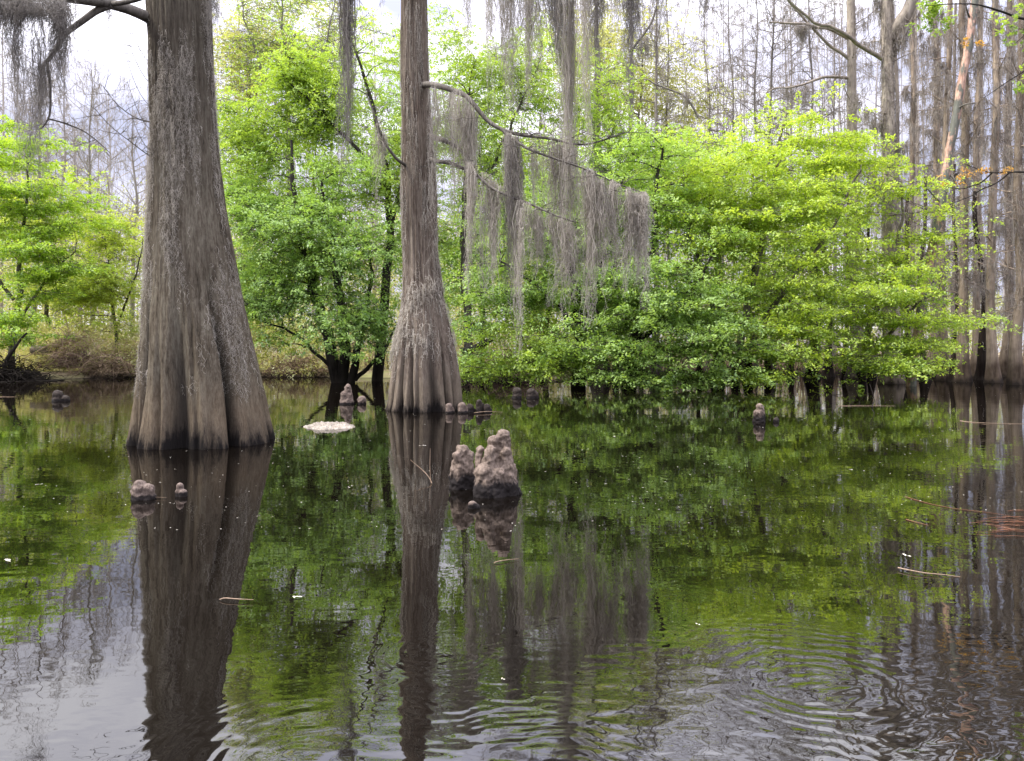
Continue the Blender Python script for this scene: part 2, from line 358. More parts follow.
addh(math_(nt, 'MULTIPLY', math_(nt, 'MULTIPLY', noise(nt, mp2.outputs[0], 6.5, 1.5, .45), band(2.5, 4.6)), math_(nt, 'MULTIPLY', side, .0046)))
addh(math_(nt, 'MULTIPLY', noise(nt, mpw.outputs[0], 3.2, 2, .5), .0011))
addh(math_(nt, 'MULTIPLY', noise(nt, mpw.outputs[0], .55, 1, .5), .0035))
nb = N(nt, 'ShaderNodeBump'); nb.inputs['Strength'].default_value = 1; nb.inputs['Distance'].default_value = 1; nt.links.new(H, nb.inputs['Height'])
fr = N(nt, 'ShaderNodeFresnel'); fr.inputs['IOR'].default_value = 1.36; nt.links.new(nb.outputs[0], fr.inputs['Normal'])
fac = math_(nt, 'ADD', .165, math_(nt, 'MULTIPLY', fr.outputs[0], .64))
gl = N(nt, 'ShaderNodeBsdfGlossy'); gl.inputs['Roughness'].default_value = .012; gl.inputs['Color'].default_value = (.93, .93, .92, 1); nt.links.new(nb.outputs[0], gl.inputs['Normal'])
df = N(nt, 'ShaderNodeBsdfDiffuse'); df.inputs['Color'].default_value = (.0035, .0026, .0018, 1)
mx = N(nt, 'ShaderNodeMixShader'); nt.links.new(fac, mx.inputs[0]); nt.links.new(df.outputs[0], mx.inputs[1]); nt.links.new(gl.outputs[0], mx.inputs[2]); nt.links.new(mx.outputs[0], out.inputs[0])
tag(obj('water', [(-400, -60, 0), (400, -60, 0), (400, 300, 0), (-400, 300, 0)], [(0, 1, 2, 3)], m), kind='structure')

# ------------------------------------------------------------------ the two near cypresses
def big_trunk(table, Y, furrows, seed, mat, parent, ztop=16., nphi=320, nz=300, fibre=.022):
    tb = np.array(sorted(table)); zf = CAMH + HY / F * Y
    z = np.r_[np.linspace(-.35, zf + .4, nz), np.linspace(zf + .6, ztop, 40)]
    py = HY - (z - CAMH) * F / Y
    Lp, Rp = np.interp(py, tb[:, 0], tb[:, 1]), np.interp(py, tb[:, 0], tb[:, 2])
    under = py > tb[-1, 0]                       # keep flaring under water
    Lp[under] -= (py[under] - tb[-1, 0]) * .3; Rp[under] += (py[under] - tb[-1, 0]) * .3
    k = np.hanning(25); k /= k.sum()
    pad = lambda a: np.convolve(np.pad(a, 12, mode='edge'), k, 'valid')
    keep = slice(20, nz - 20)
    Ls, Rs = pad(Lp), pad(Rp); Lp[keep] = Ls[keep]; Rp[keep] = Rs[keep]
    cx = ((Lp + Rp) / 2 - CX) / F * Y; rad = (Rp - Lp) / 2 / F * Y
    up = np.clip((z - zf) / (ztop - zf), 0, 1); rad = rad * (1 - .35 * up)
    phi = np.linspace(0, 2 * PI, nphi, endpoint=False) - PI
    PH, ZZ = np.meshgrid(phi, z)
    d = np.zeros_like(PH)
    for (ph, wd, dp, top) in furrows:
        wand = ph + .05 * vnoise(np.stack([ZZ * .9, 0 * ZZ + ph * 9, 0 * ZZ], -1), seed)
        dl = (PH - wand + PI) % (2 * PI) - PI
        d += dp * np.exp(-(dl / wd) ** 2) * smooth01(1 - ZZ / top) ** 1.2
    px_ = np.stack([np.cos(PH), np.sin(PH), 0 * PH], -1)
    soft = .05 * fbm(np.stack([px_[..., 0] * 1.8, px_[..., 1] * 1.8, ZZ * .35], -1), 3, seed)
    soft = soft * (.25 + .75 * smooth01(1 - ZZ / 5))
    fv = np.stack([px_[..., 0] * 17, px_[..., 1] * 17, ZZ * .75], -1)
    fb = fibre * (np.abs(vnoise(fv, seed + 5)) * -1.4 + .6 * vnoise(fv * np.array([2.2, 2.2, 1.9]), seed + 6))
    d = d * 1.75; bulge = -.02 * smooth01(1 - ZZ / 2.5)
    r = rad[:, None] * (1 - d + soft + bulge) + fb
    V = np.stack([cx[:, None] + r * np.sin(PH), Y - r * np.cos(PH), ZZ], -1)
    n = nphi; i = np.arange(len(z) - 1)[:, None] * n; j = np.arange(n)[None]; j2 = (j + 1) % n
    Q = np.stack([i + j, i + j2, i + n + j2, i + n + j], -1).reshape(-1, 4)
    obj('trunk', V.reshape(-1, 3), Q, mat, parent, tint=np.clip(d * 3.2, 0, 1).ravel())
    def surf(ph, zz, off=.0):
        a = (ph + PI) / (2 * PI) * n; ia = np.round(a).astype(int) % n
        iz = np.clip(np.searchsorted(z, zz), 0, len(z) - 1)
        p = V[iz, ia].copy(); p[..., 2] = zz
        p[..., 0] += off * np.sin(ph); p[..., 1] -= off * np.cos(ph)
        return p
    return surf

def trunk_moss(surf, parent, n, zr, seed, mat, phr=(-1.7, 1.7), ln=(.06, .35), thr=.1, wid=.007):
    """wisps of moss caught on the bark, in patches"""
    r = np.random.default_rng(seed)
    ph = r.uniform(*phr, n * 6); zz = r.uniform(*zr, n * 6)
    msk = fbm(np.stack([ph * 2.2, zz * .55, 0 * zz], -1), 3, seed) + .12 * r.normal(size=len(ph))
    k = np.where(msk > thr)[0][:n]; ph, zz = ph[k], zz[k]
    S = 7; t = np.linspace(0, 1, S)[None]
    L = r.uniform(*ln, len(k))[:, None]
    phs = ph[:, None] + (r.normal(0, .03, (len(k), 1)) * t) + .02 * np.sin(t * 9 + r.uniform(0, 6, (len(k), 1)))
    off = .012 + .03 * r.random((len(k), 1)) * np.sin(t * PI)
    P = surf(phs, zz[:, None] - L * t); P = P + np.stack([off * np.sin(phs), -off * np.cos(phs), 0 * phs], -1)
    V, Q = ribbons(P, np.linspace(wid, wid * .4, S), r)
    c = P.reshape(-1, 3); c = c[r.random(len(c)) < .8]
    V2, Q2 = hairs(c, .045, wid * .7, r)
    T = np.r_[np.repeat(r.random(len(P)), 2 * S), np.full(len(V2), .6)]
    obj('moss', np.r_[V, V2], np.r_[Q, Q2 + len(V)], mat, parent, tint=T)

def limb(tb, pts, r0, r1, n=18, amp=.05, seed=0, sides=8, tint=.5):
    P = wob([at(*p) for p in pts], n, amp, seed)
    (tb.start(P) if isinstance(tb, Limbs) else tb).add(P, np.linspace(r0, r1, n), sides, tint); return P
def twigs(tb, P, count, L, r, seed, up=.3, sides=3, sub=2, frm=.25):
    g = np.random.default_rng(seed); tb = tb.pick(P) if isinstance(tb, Limbs) else tb
    for q in range(count):
        i0 = g.integers(int(len(P) * frm), len(P)); d = g.normal(size=3); d[2] = abs(d[2]) * up + g.normal() * .25
        d /= np.linalg.norm(d); l = L * g.uniform(.4, 1.2); m = 5; t = np.linspace(0, 1, m)[:, None]
        B = P[i0] + d * l * t + g.normal(0, .05 * l, (m, 3)) * t + np.array([0, 0, -.18 * l]) * t ** 2
        tb.add(B, np.linspace(r, r * .35, m), sides, .45)
        for _ in range(sub):
            d2 = d + g.normal(0, .6, 3); d2 /= np.linalg.norm(d2); b0 = B[g.integers(1, m)]
            B2 = b0 + d2 * l * .45 * np.linspace(0, 1, 4)[:, None]
            tb.add(B2, np.linspace(r * .5, r * .25, 4), 3, .4)

# --- big left cypress
YB = depth(441.5)
big_tab = [(0, 148, 209), (50, 151, 211), (100, 152, 213), (150, 153, 217), (200, 152, 223), (250, 150, 232), (300, 147.5, 241), (350, 144.5, 253), (400, 140, 265), (430, 135, 272), (447, 132, 275.5)]
A = math.asin
fur = [(A(-.80), .075, .16, 3.6), (A(-.62), .06, .15, 4.0), (A(.03), .17, .17, 3.4), (A(.30), .05, .05, 3.2), (A(.71), .075, .17, 4.4), (A(-.30), .05, .055, 3.0), (A(.5), .04, .03, 1.6),
       (1.75, .12, .15, 3), (2.3, .1, .16, 3), (2.9, .12, .14, 3), (-2.6, .1, .16, 3), (-2.0, .12, .15, 3)]
t1 = thing('cypress_tree', 'massive grey bald cypress with the widest fluted base, nearest of all the trees', 'tree', (at(204, 447, YB)[0], YB, 0), 'large cypresses standing in the pond')
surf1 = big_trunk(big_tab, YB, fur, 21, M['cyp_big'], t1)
tb = Limbs()
l1 = limb(tb, [(165, 30, YB), (150, 18, YB - .2), (128, 8, YB - .7), (112, 4, YB - 1.1), (75, -1, YB - 1.5), (40, -6, YB - 1.8), (-20, 2, YB - 2.2)], .10, .05, 26, .03, 3)
l2 = limb(tb, [(112, 5, YB - 1.1), (97, 9, YB - 1.2), (82, 20, YB - 1.3), (62, 34, YB - 1.3), (56, 48, YB - 1.3), (47, 62, YB - 1.3), (40, 70, YB - 1.3)], .055, .026, 22, .02, 5)
l3 = limb(tb, [(47, 62, YB - 1.3), (50, 80, YB - 1.2), (49, 100, YB - 1.2), (48, 118, YB - 1.2), (40, 128, YB - 1.2)], .024, .012, 14, .03, 8)
l4 = limb(tb, [(49, 119, YB - 1.2), (65, 124, YB - 1.1), (85, 131, YB - 1.0), (104, 146, YB - .9), (112, 155, YB - .9)], .013, .006, 14, .03, 9)
l5 = limb(tb, [(165, 120, YB), (150, 123, YB - .4), (133, 116, YB - .6), (117, 104, YB - .7), (104, 88, YB - .7)], .012, .005, 12, .02, 10, 5)
l6 = limb(tb, [(165, 160, YB), (148, 156, YB - .4), (130, 143, YB - .6), (110, 128, YB - .7), (95, 108, YB - .8)], .011, .005, 12, .03, 11, 5)
l7 = limb(tb, [(112, 4, YB - 1.1), (124, 3, YB - 1.3), (143, -2, YB - 1.5), (170, -12, YB - 1.7)], .04, .03, 10, .02, 12)
for P, c_, L_ in ((l1, 14, .5), (l3, 6, .35), (l4, 7, .3), (l5, 14, .4), (l6, 12, .4)): twigs(tb, P, c_, L_, .006, 40 + c_)
for k in range(5):     # thin twigs fanning out left of the trunk
    yy = 30 + 22 * k; P = limb(tb, [(160, yy + 40, YB), (147, yy + 32, YB - .3), (137, yy + 12, YB - .5), (128, yy - 14, YB - .6)], .007, .003, 9, .03, 60 + k, 4); twigs(tb, P, 6, .28, .004, 70 + k)
tb.build('branch', M['limb'], t1)
trunk_moss(surf1, t1, 4200, (.9, 8.5), 5, M['moss'], wid=.005, ln=(.05, .26), phr=(-1.9, 1.9))

# --- second cypress
YC = depth(409.5)
mid_tab = [(0, 401, 427), (50, 401, 428), (100, 402, 430), (150, 402, 434), (200, 401.5, 437), (250, 403, 438), (300, 402, 444), (340, 396.5, 454), (370, 391.5, 460), (400, 388, 463), (412, 385, 465)]
fur2 = [(A(-.60), .07, .15, 4.2), (A(-.31), .06, .12, 3.9), (A(-.1), .05, .05, 2.5), (A(.34), .15, .14, 3.6), (A(.66), .06, .14, 3.4), (A(-.85), .08, .12, 3.6), (A(.88), .07, .1, 3), (1.8, .12, .15, 3), (2.4, .1, .16, 3), (3.0, .12, .14, 3), (-2.6, .1, .16, 3), (-2.0, .12, .15, 3)]
t2 = thing('cypress_tree', 'slimmer pinkish-brown bald cypress with moss-hung limbs, second nearest, just right of the massive trunk', 'tree', (at(424, 412, YC)[0], YC, 0), 'large cypresses standing in the pond')
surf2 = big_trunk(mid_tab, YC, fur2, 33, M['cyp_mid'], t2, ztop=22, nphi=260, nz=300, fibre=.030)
tb = Limbs()
la = limb(tb, [(420, 86, YC), (430, 82, YC - .6), (445, 85, YC - 1), (462, 93, YC - 1.3), (475, 106, YC - 1.5), (492, 123, YC - 1.7), (506, 132, YC - 1.8), (528, 137, YC - 1.9), (560, 142, YC - 2), (590, 143, YC - 2), (625, 131, YC - 2)], .085, .012, 40, .10, 4)
lb_ = limb(tb, [(425, 134, YC), (440, 139, YC - .8), (455, 146, YC - 1.2), (465, 152, YC - 1.5), (473, 160, YC - 1.6)], .085, .03, 16, .05, 5)
lc = limb(tb, [(425, 158, YC), (440, 161, YC - .8), (468, 172, YC - 1.6), (492, 184, YC - 2), (520, 200, YC - 2.2), (548, 210, YC - 2.3), (575, 224, YC - 2.4)], .06, .014, 24, .07, 6)
ld = limb(tb, [(412, 172, YC), (399, 160, YC - .5), (388, 147, YC - .7), (380, 135, YC - .8), (374, 112, YC - .8), (366, 90, YC - .8)], .05, .012, 18, .06, 7)
le = limb(tb, [(500, 128, YC - 1.8), (525, 148, YC - 2.2), (560, 160, YC - 2.4), (590, 172, YC - 2.5), (625, 188, YC - 2.5), (645, 195, YC - 2.5)], .035, .010, 22, .07, 8)
# limbs above the picture that carry the long strands
lf = limb(tb, [(418, -70, YC), (450, -62, YC - .8), (500, -50, YC - 1.6), (560, -38, YC - 2.2), (610, -32, YC - 2.6), (660, -30, YC - 3)], .16, .05, 24, .08, 9)
lg = limb(tb, [(412, -60, YC), (385, -48, YC - .8), (345, -32, YC - 1.6), (300, -40, YC - 2.2)], .13, .05, 16, .07, 10)
for P, c_, L_ in ((la, 46, .9), (lb_, 10, .5), (lc, 28, .8), (ld, 18, .7), (le, 30, .8)): twigs(tb, P, c_, L_, .010, 140 + c_)
tb.build('branch', M['limb'], t2)
trunk_moss(surf2, t2, 1100, (1.5, 10.5), 6, M['moss'], wid=.010, ln=(.08, .5), thr=.16)
# the swag of moss draped over the flare
g = np.random.default_rng(77); tbm = Tubes()
for path, cnt in (([(437, 283), (428, 287), (419, 293), (411, 303), (405, 318), (402, 334), (396, 346)], 190), ([(404, 318), (410, 326), (420, 335), (428, 342)], 60), ([(428, 286), (440, 296), (447, 310), (452, 330), (457, 352)], 60), ([(401, 332), (394, 343), (391, 358)], 70)):
    pp = np.array(path, float)
    tt = g.uniform(0, len(pp) - 1.001, cnt); ii = tt.astype(int); f_ = (tt - ii)[:, None]
    q = pp[ii] * (1 - f_) + pp[ii + 1] * f_ + g.normal(0, 1, (cnt, 2)) * np.where(g.random((cnt, 1)) < .45, 9.0, 2.6)
    zz = CAMH + (HY - q[:, 1]) * YC / F
    Lx, Rx = np.interp(q[:, 1], [x[0] for x in mid_tab], [x[1] for x in mid_tab]), np.interp(q[:, 1], [x[0] for x in mid_tab], [x[2] for x in mid_tab])
    ph = np.arcsin(np.clip((q[:, 0] - (Lx + Rx) / 2) / ((Rx - Lx) / 2), -.98, .98))
    S = 7; t_ = np.linspace(0, 1, S)[None]; Ln = g.uniform(.10, .36, cnt)[:, None]
    P = surf2(ph[:, None] + .04 * g.normal(size=(cnt, 1)) * t_, zz[:, None] - Ln * t_)
    off = .04 + .07 * g.random((cnt, 1)) * np.sin(t_ * PI * .9)
    P = P + np.stack([off * np.sin(ph)[:, None], -off * np.cos(ph)[:, None] * np.ones_like(t_), 0 * off], -1)
    V, Q = ribbons(P, np.linspace(.014, .006, S), g); tbm.raw(V, Q, np.repeat(.5 + .5 * g.random(cnt), 2 * S))
    V, Q = hairs(P.reshape(-1, 3), .09, .009, g, .4); tbm.raw(V, Q, np.full(len(V), .8))
tbm.build('moss_swag', M['moss'], t2)

# ------------------------------------------------------------------ hanging moss
def drape(label, tops, ybot, Y, locks, per=16, wpx=3.0, seed=0, mat='moss', group='grey moss curtains hanging from the cypress limbs', wid=.010, ragged=.45, hair=1.0, hl=.10, drift=0., segs=16):
    """curtain of moss hanging from the line tops [(px,py)...] down to about row ybot; locks taper to wispy tips"""
    r = np.random.default_rng(1000 + seed); tops = np.array(tops, float)
    tt = r.uniform(0, len(tops) - 1.0001, locks) if len(tops) > 1 else np.zeros(locks)
    if locks <= 2 and len(tops) > 1: tt = np.linspace(.3, len(tops) - 1.3, locks) if locks > 1 else np.array([(len(tops) - 1) / 2])
    tb = Tubes(); k = Y / F
    for q in tt:
        if locks > 8 and r.random() < .12: continue
        i0 = min(int(q), max(len(tops) - 2, 0)); f_ = q - i0
        tp = tops[i0] * (1 - f_) + tops[min(i0 + 1, len(tops) - 1)] * f_
        tp = tp + np.array([r.normal(0, wpx * .5), abs(r.normal(0, 4)) if locks > 8 else 0.])
        yb = tp[1] + (ybot - tp[1]) * (1.04 - min(.85, ragged + .06) * r.random() ** 1.1)
        top = at(tp[0], tp[1], Y + r.normal(0, .12)); L = (yb - tp[1]) * k
        n = int(per * (1.2 if locks > 8 else 1.25) * r.uniform(.25, 1.6)) + 4; t = np.linspace(0, 1, segs)[None]
        l = L * np.clip(1 - .8 * r.random((n, 1)) ** 1.3, .12, 1); l[0] = L
        sp = wpx * k * r.normal(0, .75, (n, 2))
        start = np.where(r.random((n, 1)) < .5, 0, r.random((n, 1)) * .35) * L      # some strands begin lower on the lock
        prof = (.55 + .7 * np.sin(np.clip(t * 1.5, 0, 1) * PI)) * (1 - .65 * t)
        sway = np.stack([vnoise(np.stack([np.linspace(0, L * 1.1, segs), np.full(segs, q * 3.3), np.full(segs, c * 4.)], -1), seed) for c in (0, 1)], -1) * .10 * np.linspace(0, 1, segs)[:, None]
        P = np.zeros((n, segs, 3))
        for c in (0, 1):
            curl = .05 * np.sin(np.linspace(0, 1, segs)[None] * L * r.uniform(4, 11, (n, 1)) + r.uniform(0, 6.3, (n, 1)))
            P[..., c] = top[c] + sp[:, c:c + 1] * prof + sway[None, :, c] * 1.6 + curl * np.linspace(.2, 1, segs) + r.normal(0, .016, (n, segs)).cumsum(1) * .8
        P[..., 0] += drift * k * t
        P[..., 2] = top[2] - start - np.maximum(l - start, .06) * t
        V, Q = ribbons(P, np.linspace(wid * 1.2, wid * .45, segs), r); tn = np.clip(r.normal(.5, .22, n), 0, 1)
        tb.raw(V, Q, np.repeat(tn, 2 * segs))
        c = P.reshape(-1, 3); c = c[r.random(len(c)) < hair]; 
        if len(c):
            V, Q = hairs(c, hl, wid * .55, r, .9); tb.raw(V, Q, np.clip(np.repeat(r.normal(.6, .2, len(c)), 4), 0, 1))
    o = tb.build('spanish_moss', M[mat], None, at(tops[:, 0].mean(), tops[:, 1].min(), Y))
    return tag(o, label, 'moss', group)

G2 = 'grey moss curtains hanging from the cypress limbs'
ym = YC - 1.9
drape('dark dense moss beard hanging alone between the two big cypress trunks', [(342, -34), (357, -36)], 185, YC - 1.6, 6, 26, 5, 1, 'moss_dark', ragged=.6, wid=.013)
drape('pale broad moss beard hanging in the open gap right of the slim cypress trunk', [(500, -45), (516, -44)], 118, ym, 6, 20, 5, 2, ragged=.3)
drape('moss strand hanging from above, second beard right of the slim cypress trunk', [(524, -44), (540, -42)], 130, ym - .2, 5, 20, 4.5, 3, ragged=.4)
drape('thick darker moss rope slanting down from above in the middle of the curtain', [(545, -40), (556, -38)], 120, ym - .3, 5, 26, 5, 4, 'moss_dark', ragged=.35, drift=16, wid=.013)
drape('longest moss streamer falling unbroken from the top past the green leaves', [(563, -38), (572, -38)], 345, ym - .3, 6, 26, 4, 5, ragged=.5)
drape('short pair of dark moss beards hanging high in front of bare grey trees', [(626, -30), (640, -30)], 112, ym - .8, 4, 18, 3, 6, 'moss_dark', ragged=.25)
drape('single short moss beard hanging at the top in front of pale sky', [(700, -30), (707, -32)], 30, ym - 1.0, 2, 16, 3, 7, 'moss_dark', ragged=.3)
drape('thin moss wisps hanging close along the right side of the slim cypress trunk', [(434, 84), (452, 90)], 262, YC - 1.0, 9, 14, 3, 8, ragged=.6)
drape('moss tassels under the first bend of the long pale limb', [(455, 90), (480, 112)], 250, YC - 1.4, 13, 18, 4, 9, ragged=.55)
drape('broad grey moss curtain hanging below the short broken limb', [(470, 158), (500, 186)], 305, YC - 1.8, 18, 20, 4, 10, ragged=.6)
drape('long trailing moss streamer whose tip nearly reaches the water', [(505, 132), (522, 140)], 390, YC - 1.9, 6, 28, 4, 11, ragged=.4, drift=8)
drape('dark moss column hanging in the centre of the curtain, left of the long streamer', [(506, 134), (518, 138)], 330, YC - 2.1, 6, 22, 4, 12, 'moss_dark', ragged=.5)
drape('moss fringe hanging from the middle of the long limb', [(532, 138), (575, 145)], 285, YC - 2.0, 18, 18, 4, 13, ragged=.65)
drape('ragged moss curtain ending in three tails over bright leaves', [(572, 160), (604, 178)], 328, YC - 2.4, 17, 20, 4.5, 14, ragged=.6)
drape('wide pale moss veil on the outer end of the drooping limb', [(592, 170), (625, 186), (646, 195)], 300, YC - 2.5, 26, 20, 5, 15, ragged=.55)
drape('slender moss tail at the far right edge of the curtain', [(640, 190), (648, 198)], 335, YC - 2.5, 3, 18, 3, 16, ragged=.5)
drape('moss tufts hanging along the lowest limb of the slim cypress', [(520, 198), (578, 224)], 318, YC - 2.3, 18, 17, 4, 17, ragged=.65)
drape('thin moss wisp on the small pale limb left of the slim cypress trunk', [(371, 100), (384, 140)], 205, YC - .8, 4, 9, 3, 18, ragged=.6)
GM = 'long moss strands falling from the limbs above'
for lab, px, yb, dY, lk, mt, sd_ in (('thin moss strand between the two pale beards right of the slim cypress', 521, 96, -.1, 2, 'moss', 50), ('ragged moss strand just right of the longest streamer', 586, 215, -.7, 3, 'moss', 51), ('slim dark moss strand over the grey trunk behind the curtain', 601, 150, -.9, 3, 'moss_dark', 52),
                                     ('wispy moss strand hanging above the outer end of the drooping limb', 615, 88, -1.0, 3, 'moss', 53), ('short moss strand right of the pair of dark beards', 657, 70, -1.1, 2, 'moss_dark', 54), ('faint moss strand close right of the slim cypress top', 468, 70, .4, 2, 'moss', 55), ('hanging moss strand directly over the bend of the long limb', 492, 150, -.2, 3, 'moss', 56)):
    drape(lab, [(px - 4, -44), (px + 4, -44)], yb, ym + dY, lk, 20, 3.5, sd_, mt, GM, ragged=.5)
for lab, px, py_, yb, Yq, lk, sd_ in (('moss tuft under the upper dark limb left of the broad mossy trunk', 806, 26, 58, 40.3, 4, 57), ('moss tuft under the lower level limb left of the broad mossy trunk', 800, 86, 118, 40.2, 4, 58), ('moss beard beneath the forked top of the crooked shaggy trunk', 903, 24, 70, 34.5, 5, 59), ('moss tuft on the arching limb left of the open sky gap', 680, 92, 128, 43, 3, 60)):
    drape(lab, [(px - 9, py_), (px + 9, py_)], yb, Yq, lk, 22, 5, sd_, 'moss_far', 'moss tufts on far limbs', wid=.018, ragged=.6, hl=.14)
GL = 'moss beards hanging from the limb of the massive cypress'
yl = YB - 1.6
drape('thick dark moss mass bunched on the limb at the upper left corner', [(-15, 0), (25, -4), (62, -4)], 34, yl - .3, 22, 24, 9, 30, 'moss_dark', GL, .008, .6, hl=.06)
drape('long hazy moss beard, leftmost of those below the upper left limb', [(4, 4), (22, 0)], 200, yl - .3, 6, 14, 4, 31, 'moss_dark', GL, .006, .6)
drape('narrow moss string hanging to the green maple, second from the left', [(30, 0), (40, -2)], 205, yl - .2, 4, 13, 3, 32, 'moss_dark', GL, .006, .5)
drape('dense moss beard hanging over the fork of the bent branch', [(50, -2), (61, -1)], 120, yl, 6, 18, 3.5, 33, 'moss_dark', GL, .007, .45)
drape('two thin moss threads hanging right of the forked branch', [(66, 0), (76, 0)], 88, yl, 3, 9, 2, 34, 'moss_dark', GL, .006, .3)
drape('tiny moss tuft hanging alone in bright sky under the limb', [(106, 5), (111, 5)], 34, yl + .4, 2, 8, 2, 35, 'moss_dark', GL, .005, .4, hl=.04, segs=8)
drape('moss tuft clinging high on the right side of the massive cypress', [(210, -10), (214, -8)], 62, YB - .25, 3, 14, 2, 36, 'moss_dark', GL, .006, .4)
drape('curly moss strands hanging from the end of the bent branch', [(36, 66), (46, 66)], 190, YB - 1.3, 4, 9, 3, 37, 'moss_dark', GL, .006, .6)

# ------------------------------------------------------------------ leafy trees
def leaf_cloud(C, Nrm, size, r, n_per, spread, thick, droop=.25, aspect=.55, tint=None, axis=None, el=(.45, 1)):
    """flat sprays of small pointed leaves: C spray centres, Nrm spray normals"""
    m = len(C); n = m * n_per
    ref = r.normal(size=(m, 3)) if axis is None else np.cross(axis + r.normal(0, .45, (m, 3)), Nrm); u = np.cross(Nrm, ref); u /= np.linalg.norm(u, axis=1)[:, None]; v = np.cross(Nrm, u)
    rad = np.sqrt(r.random((m, n_per))) * spread * r.uniform(.6, 1.3, (m, 1)); an = r.uniform(0, 2 * PI, (m, n_per))
    el = r.uniform(*el, (m, 1))                                # elongated sprays
    a, b = rad * np.cos(an), rad * np.sin(an) * el
    P = C[:, None] + a[..., None] * u[:, None] + b[..., None] * v[:, None] + (r.normal(0, thick, (m, n_per)))[..., None] * Nrm[:, None]
    P[..., 2] -= droop * rad ** 2 / max(spread, .01)
    P = P.reshape(-1, 3)
    nn = np.repeat(Nrm, n_per, 0) + r.normal(0, .45, (n, 3)); nn /= np.linalg.norm(nn, axis=1)[:, None]
    d = r.normal(size=(n, 3)); d -= (d * nn).sum(1)[:, None] * nn; d /= np.linalg.norm(d, axis=1)[:, None]; d[:, 2] -= .25
    s = np.cross(nn, d); s /= np.linalg.norm(s, axis=1)[:, None]
    L = (size * r.uniform(.6, 1.25, n))[:, None]; W = L * aspect / 2
    V = np.stack([P - d * L / 2, P + s * W - d * L * .05 + nn * W * .35, P + d * L / 2, P - s * W - d * L * .05 + nn * W * .35], 1).reshape(-1, 3)
    T = np.clip((np.repeat(tint, n_per) if tint is not None else .5) + r.normal(0, .16, n), 0, 1)
    return V, np.arange(4 * n).reshape(-1, 4), np.repeat(T, 4)

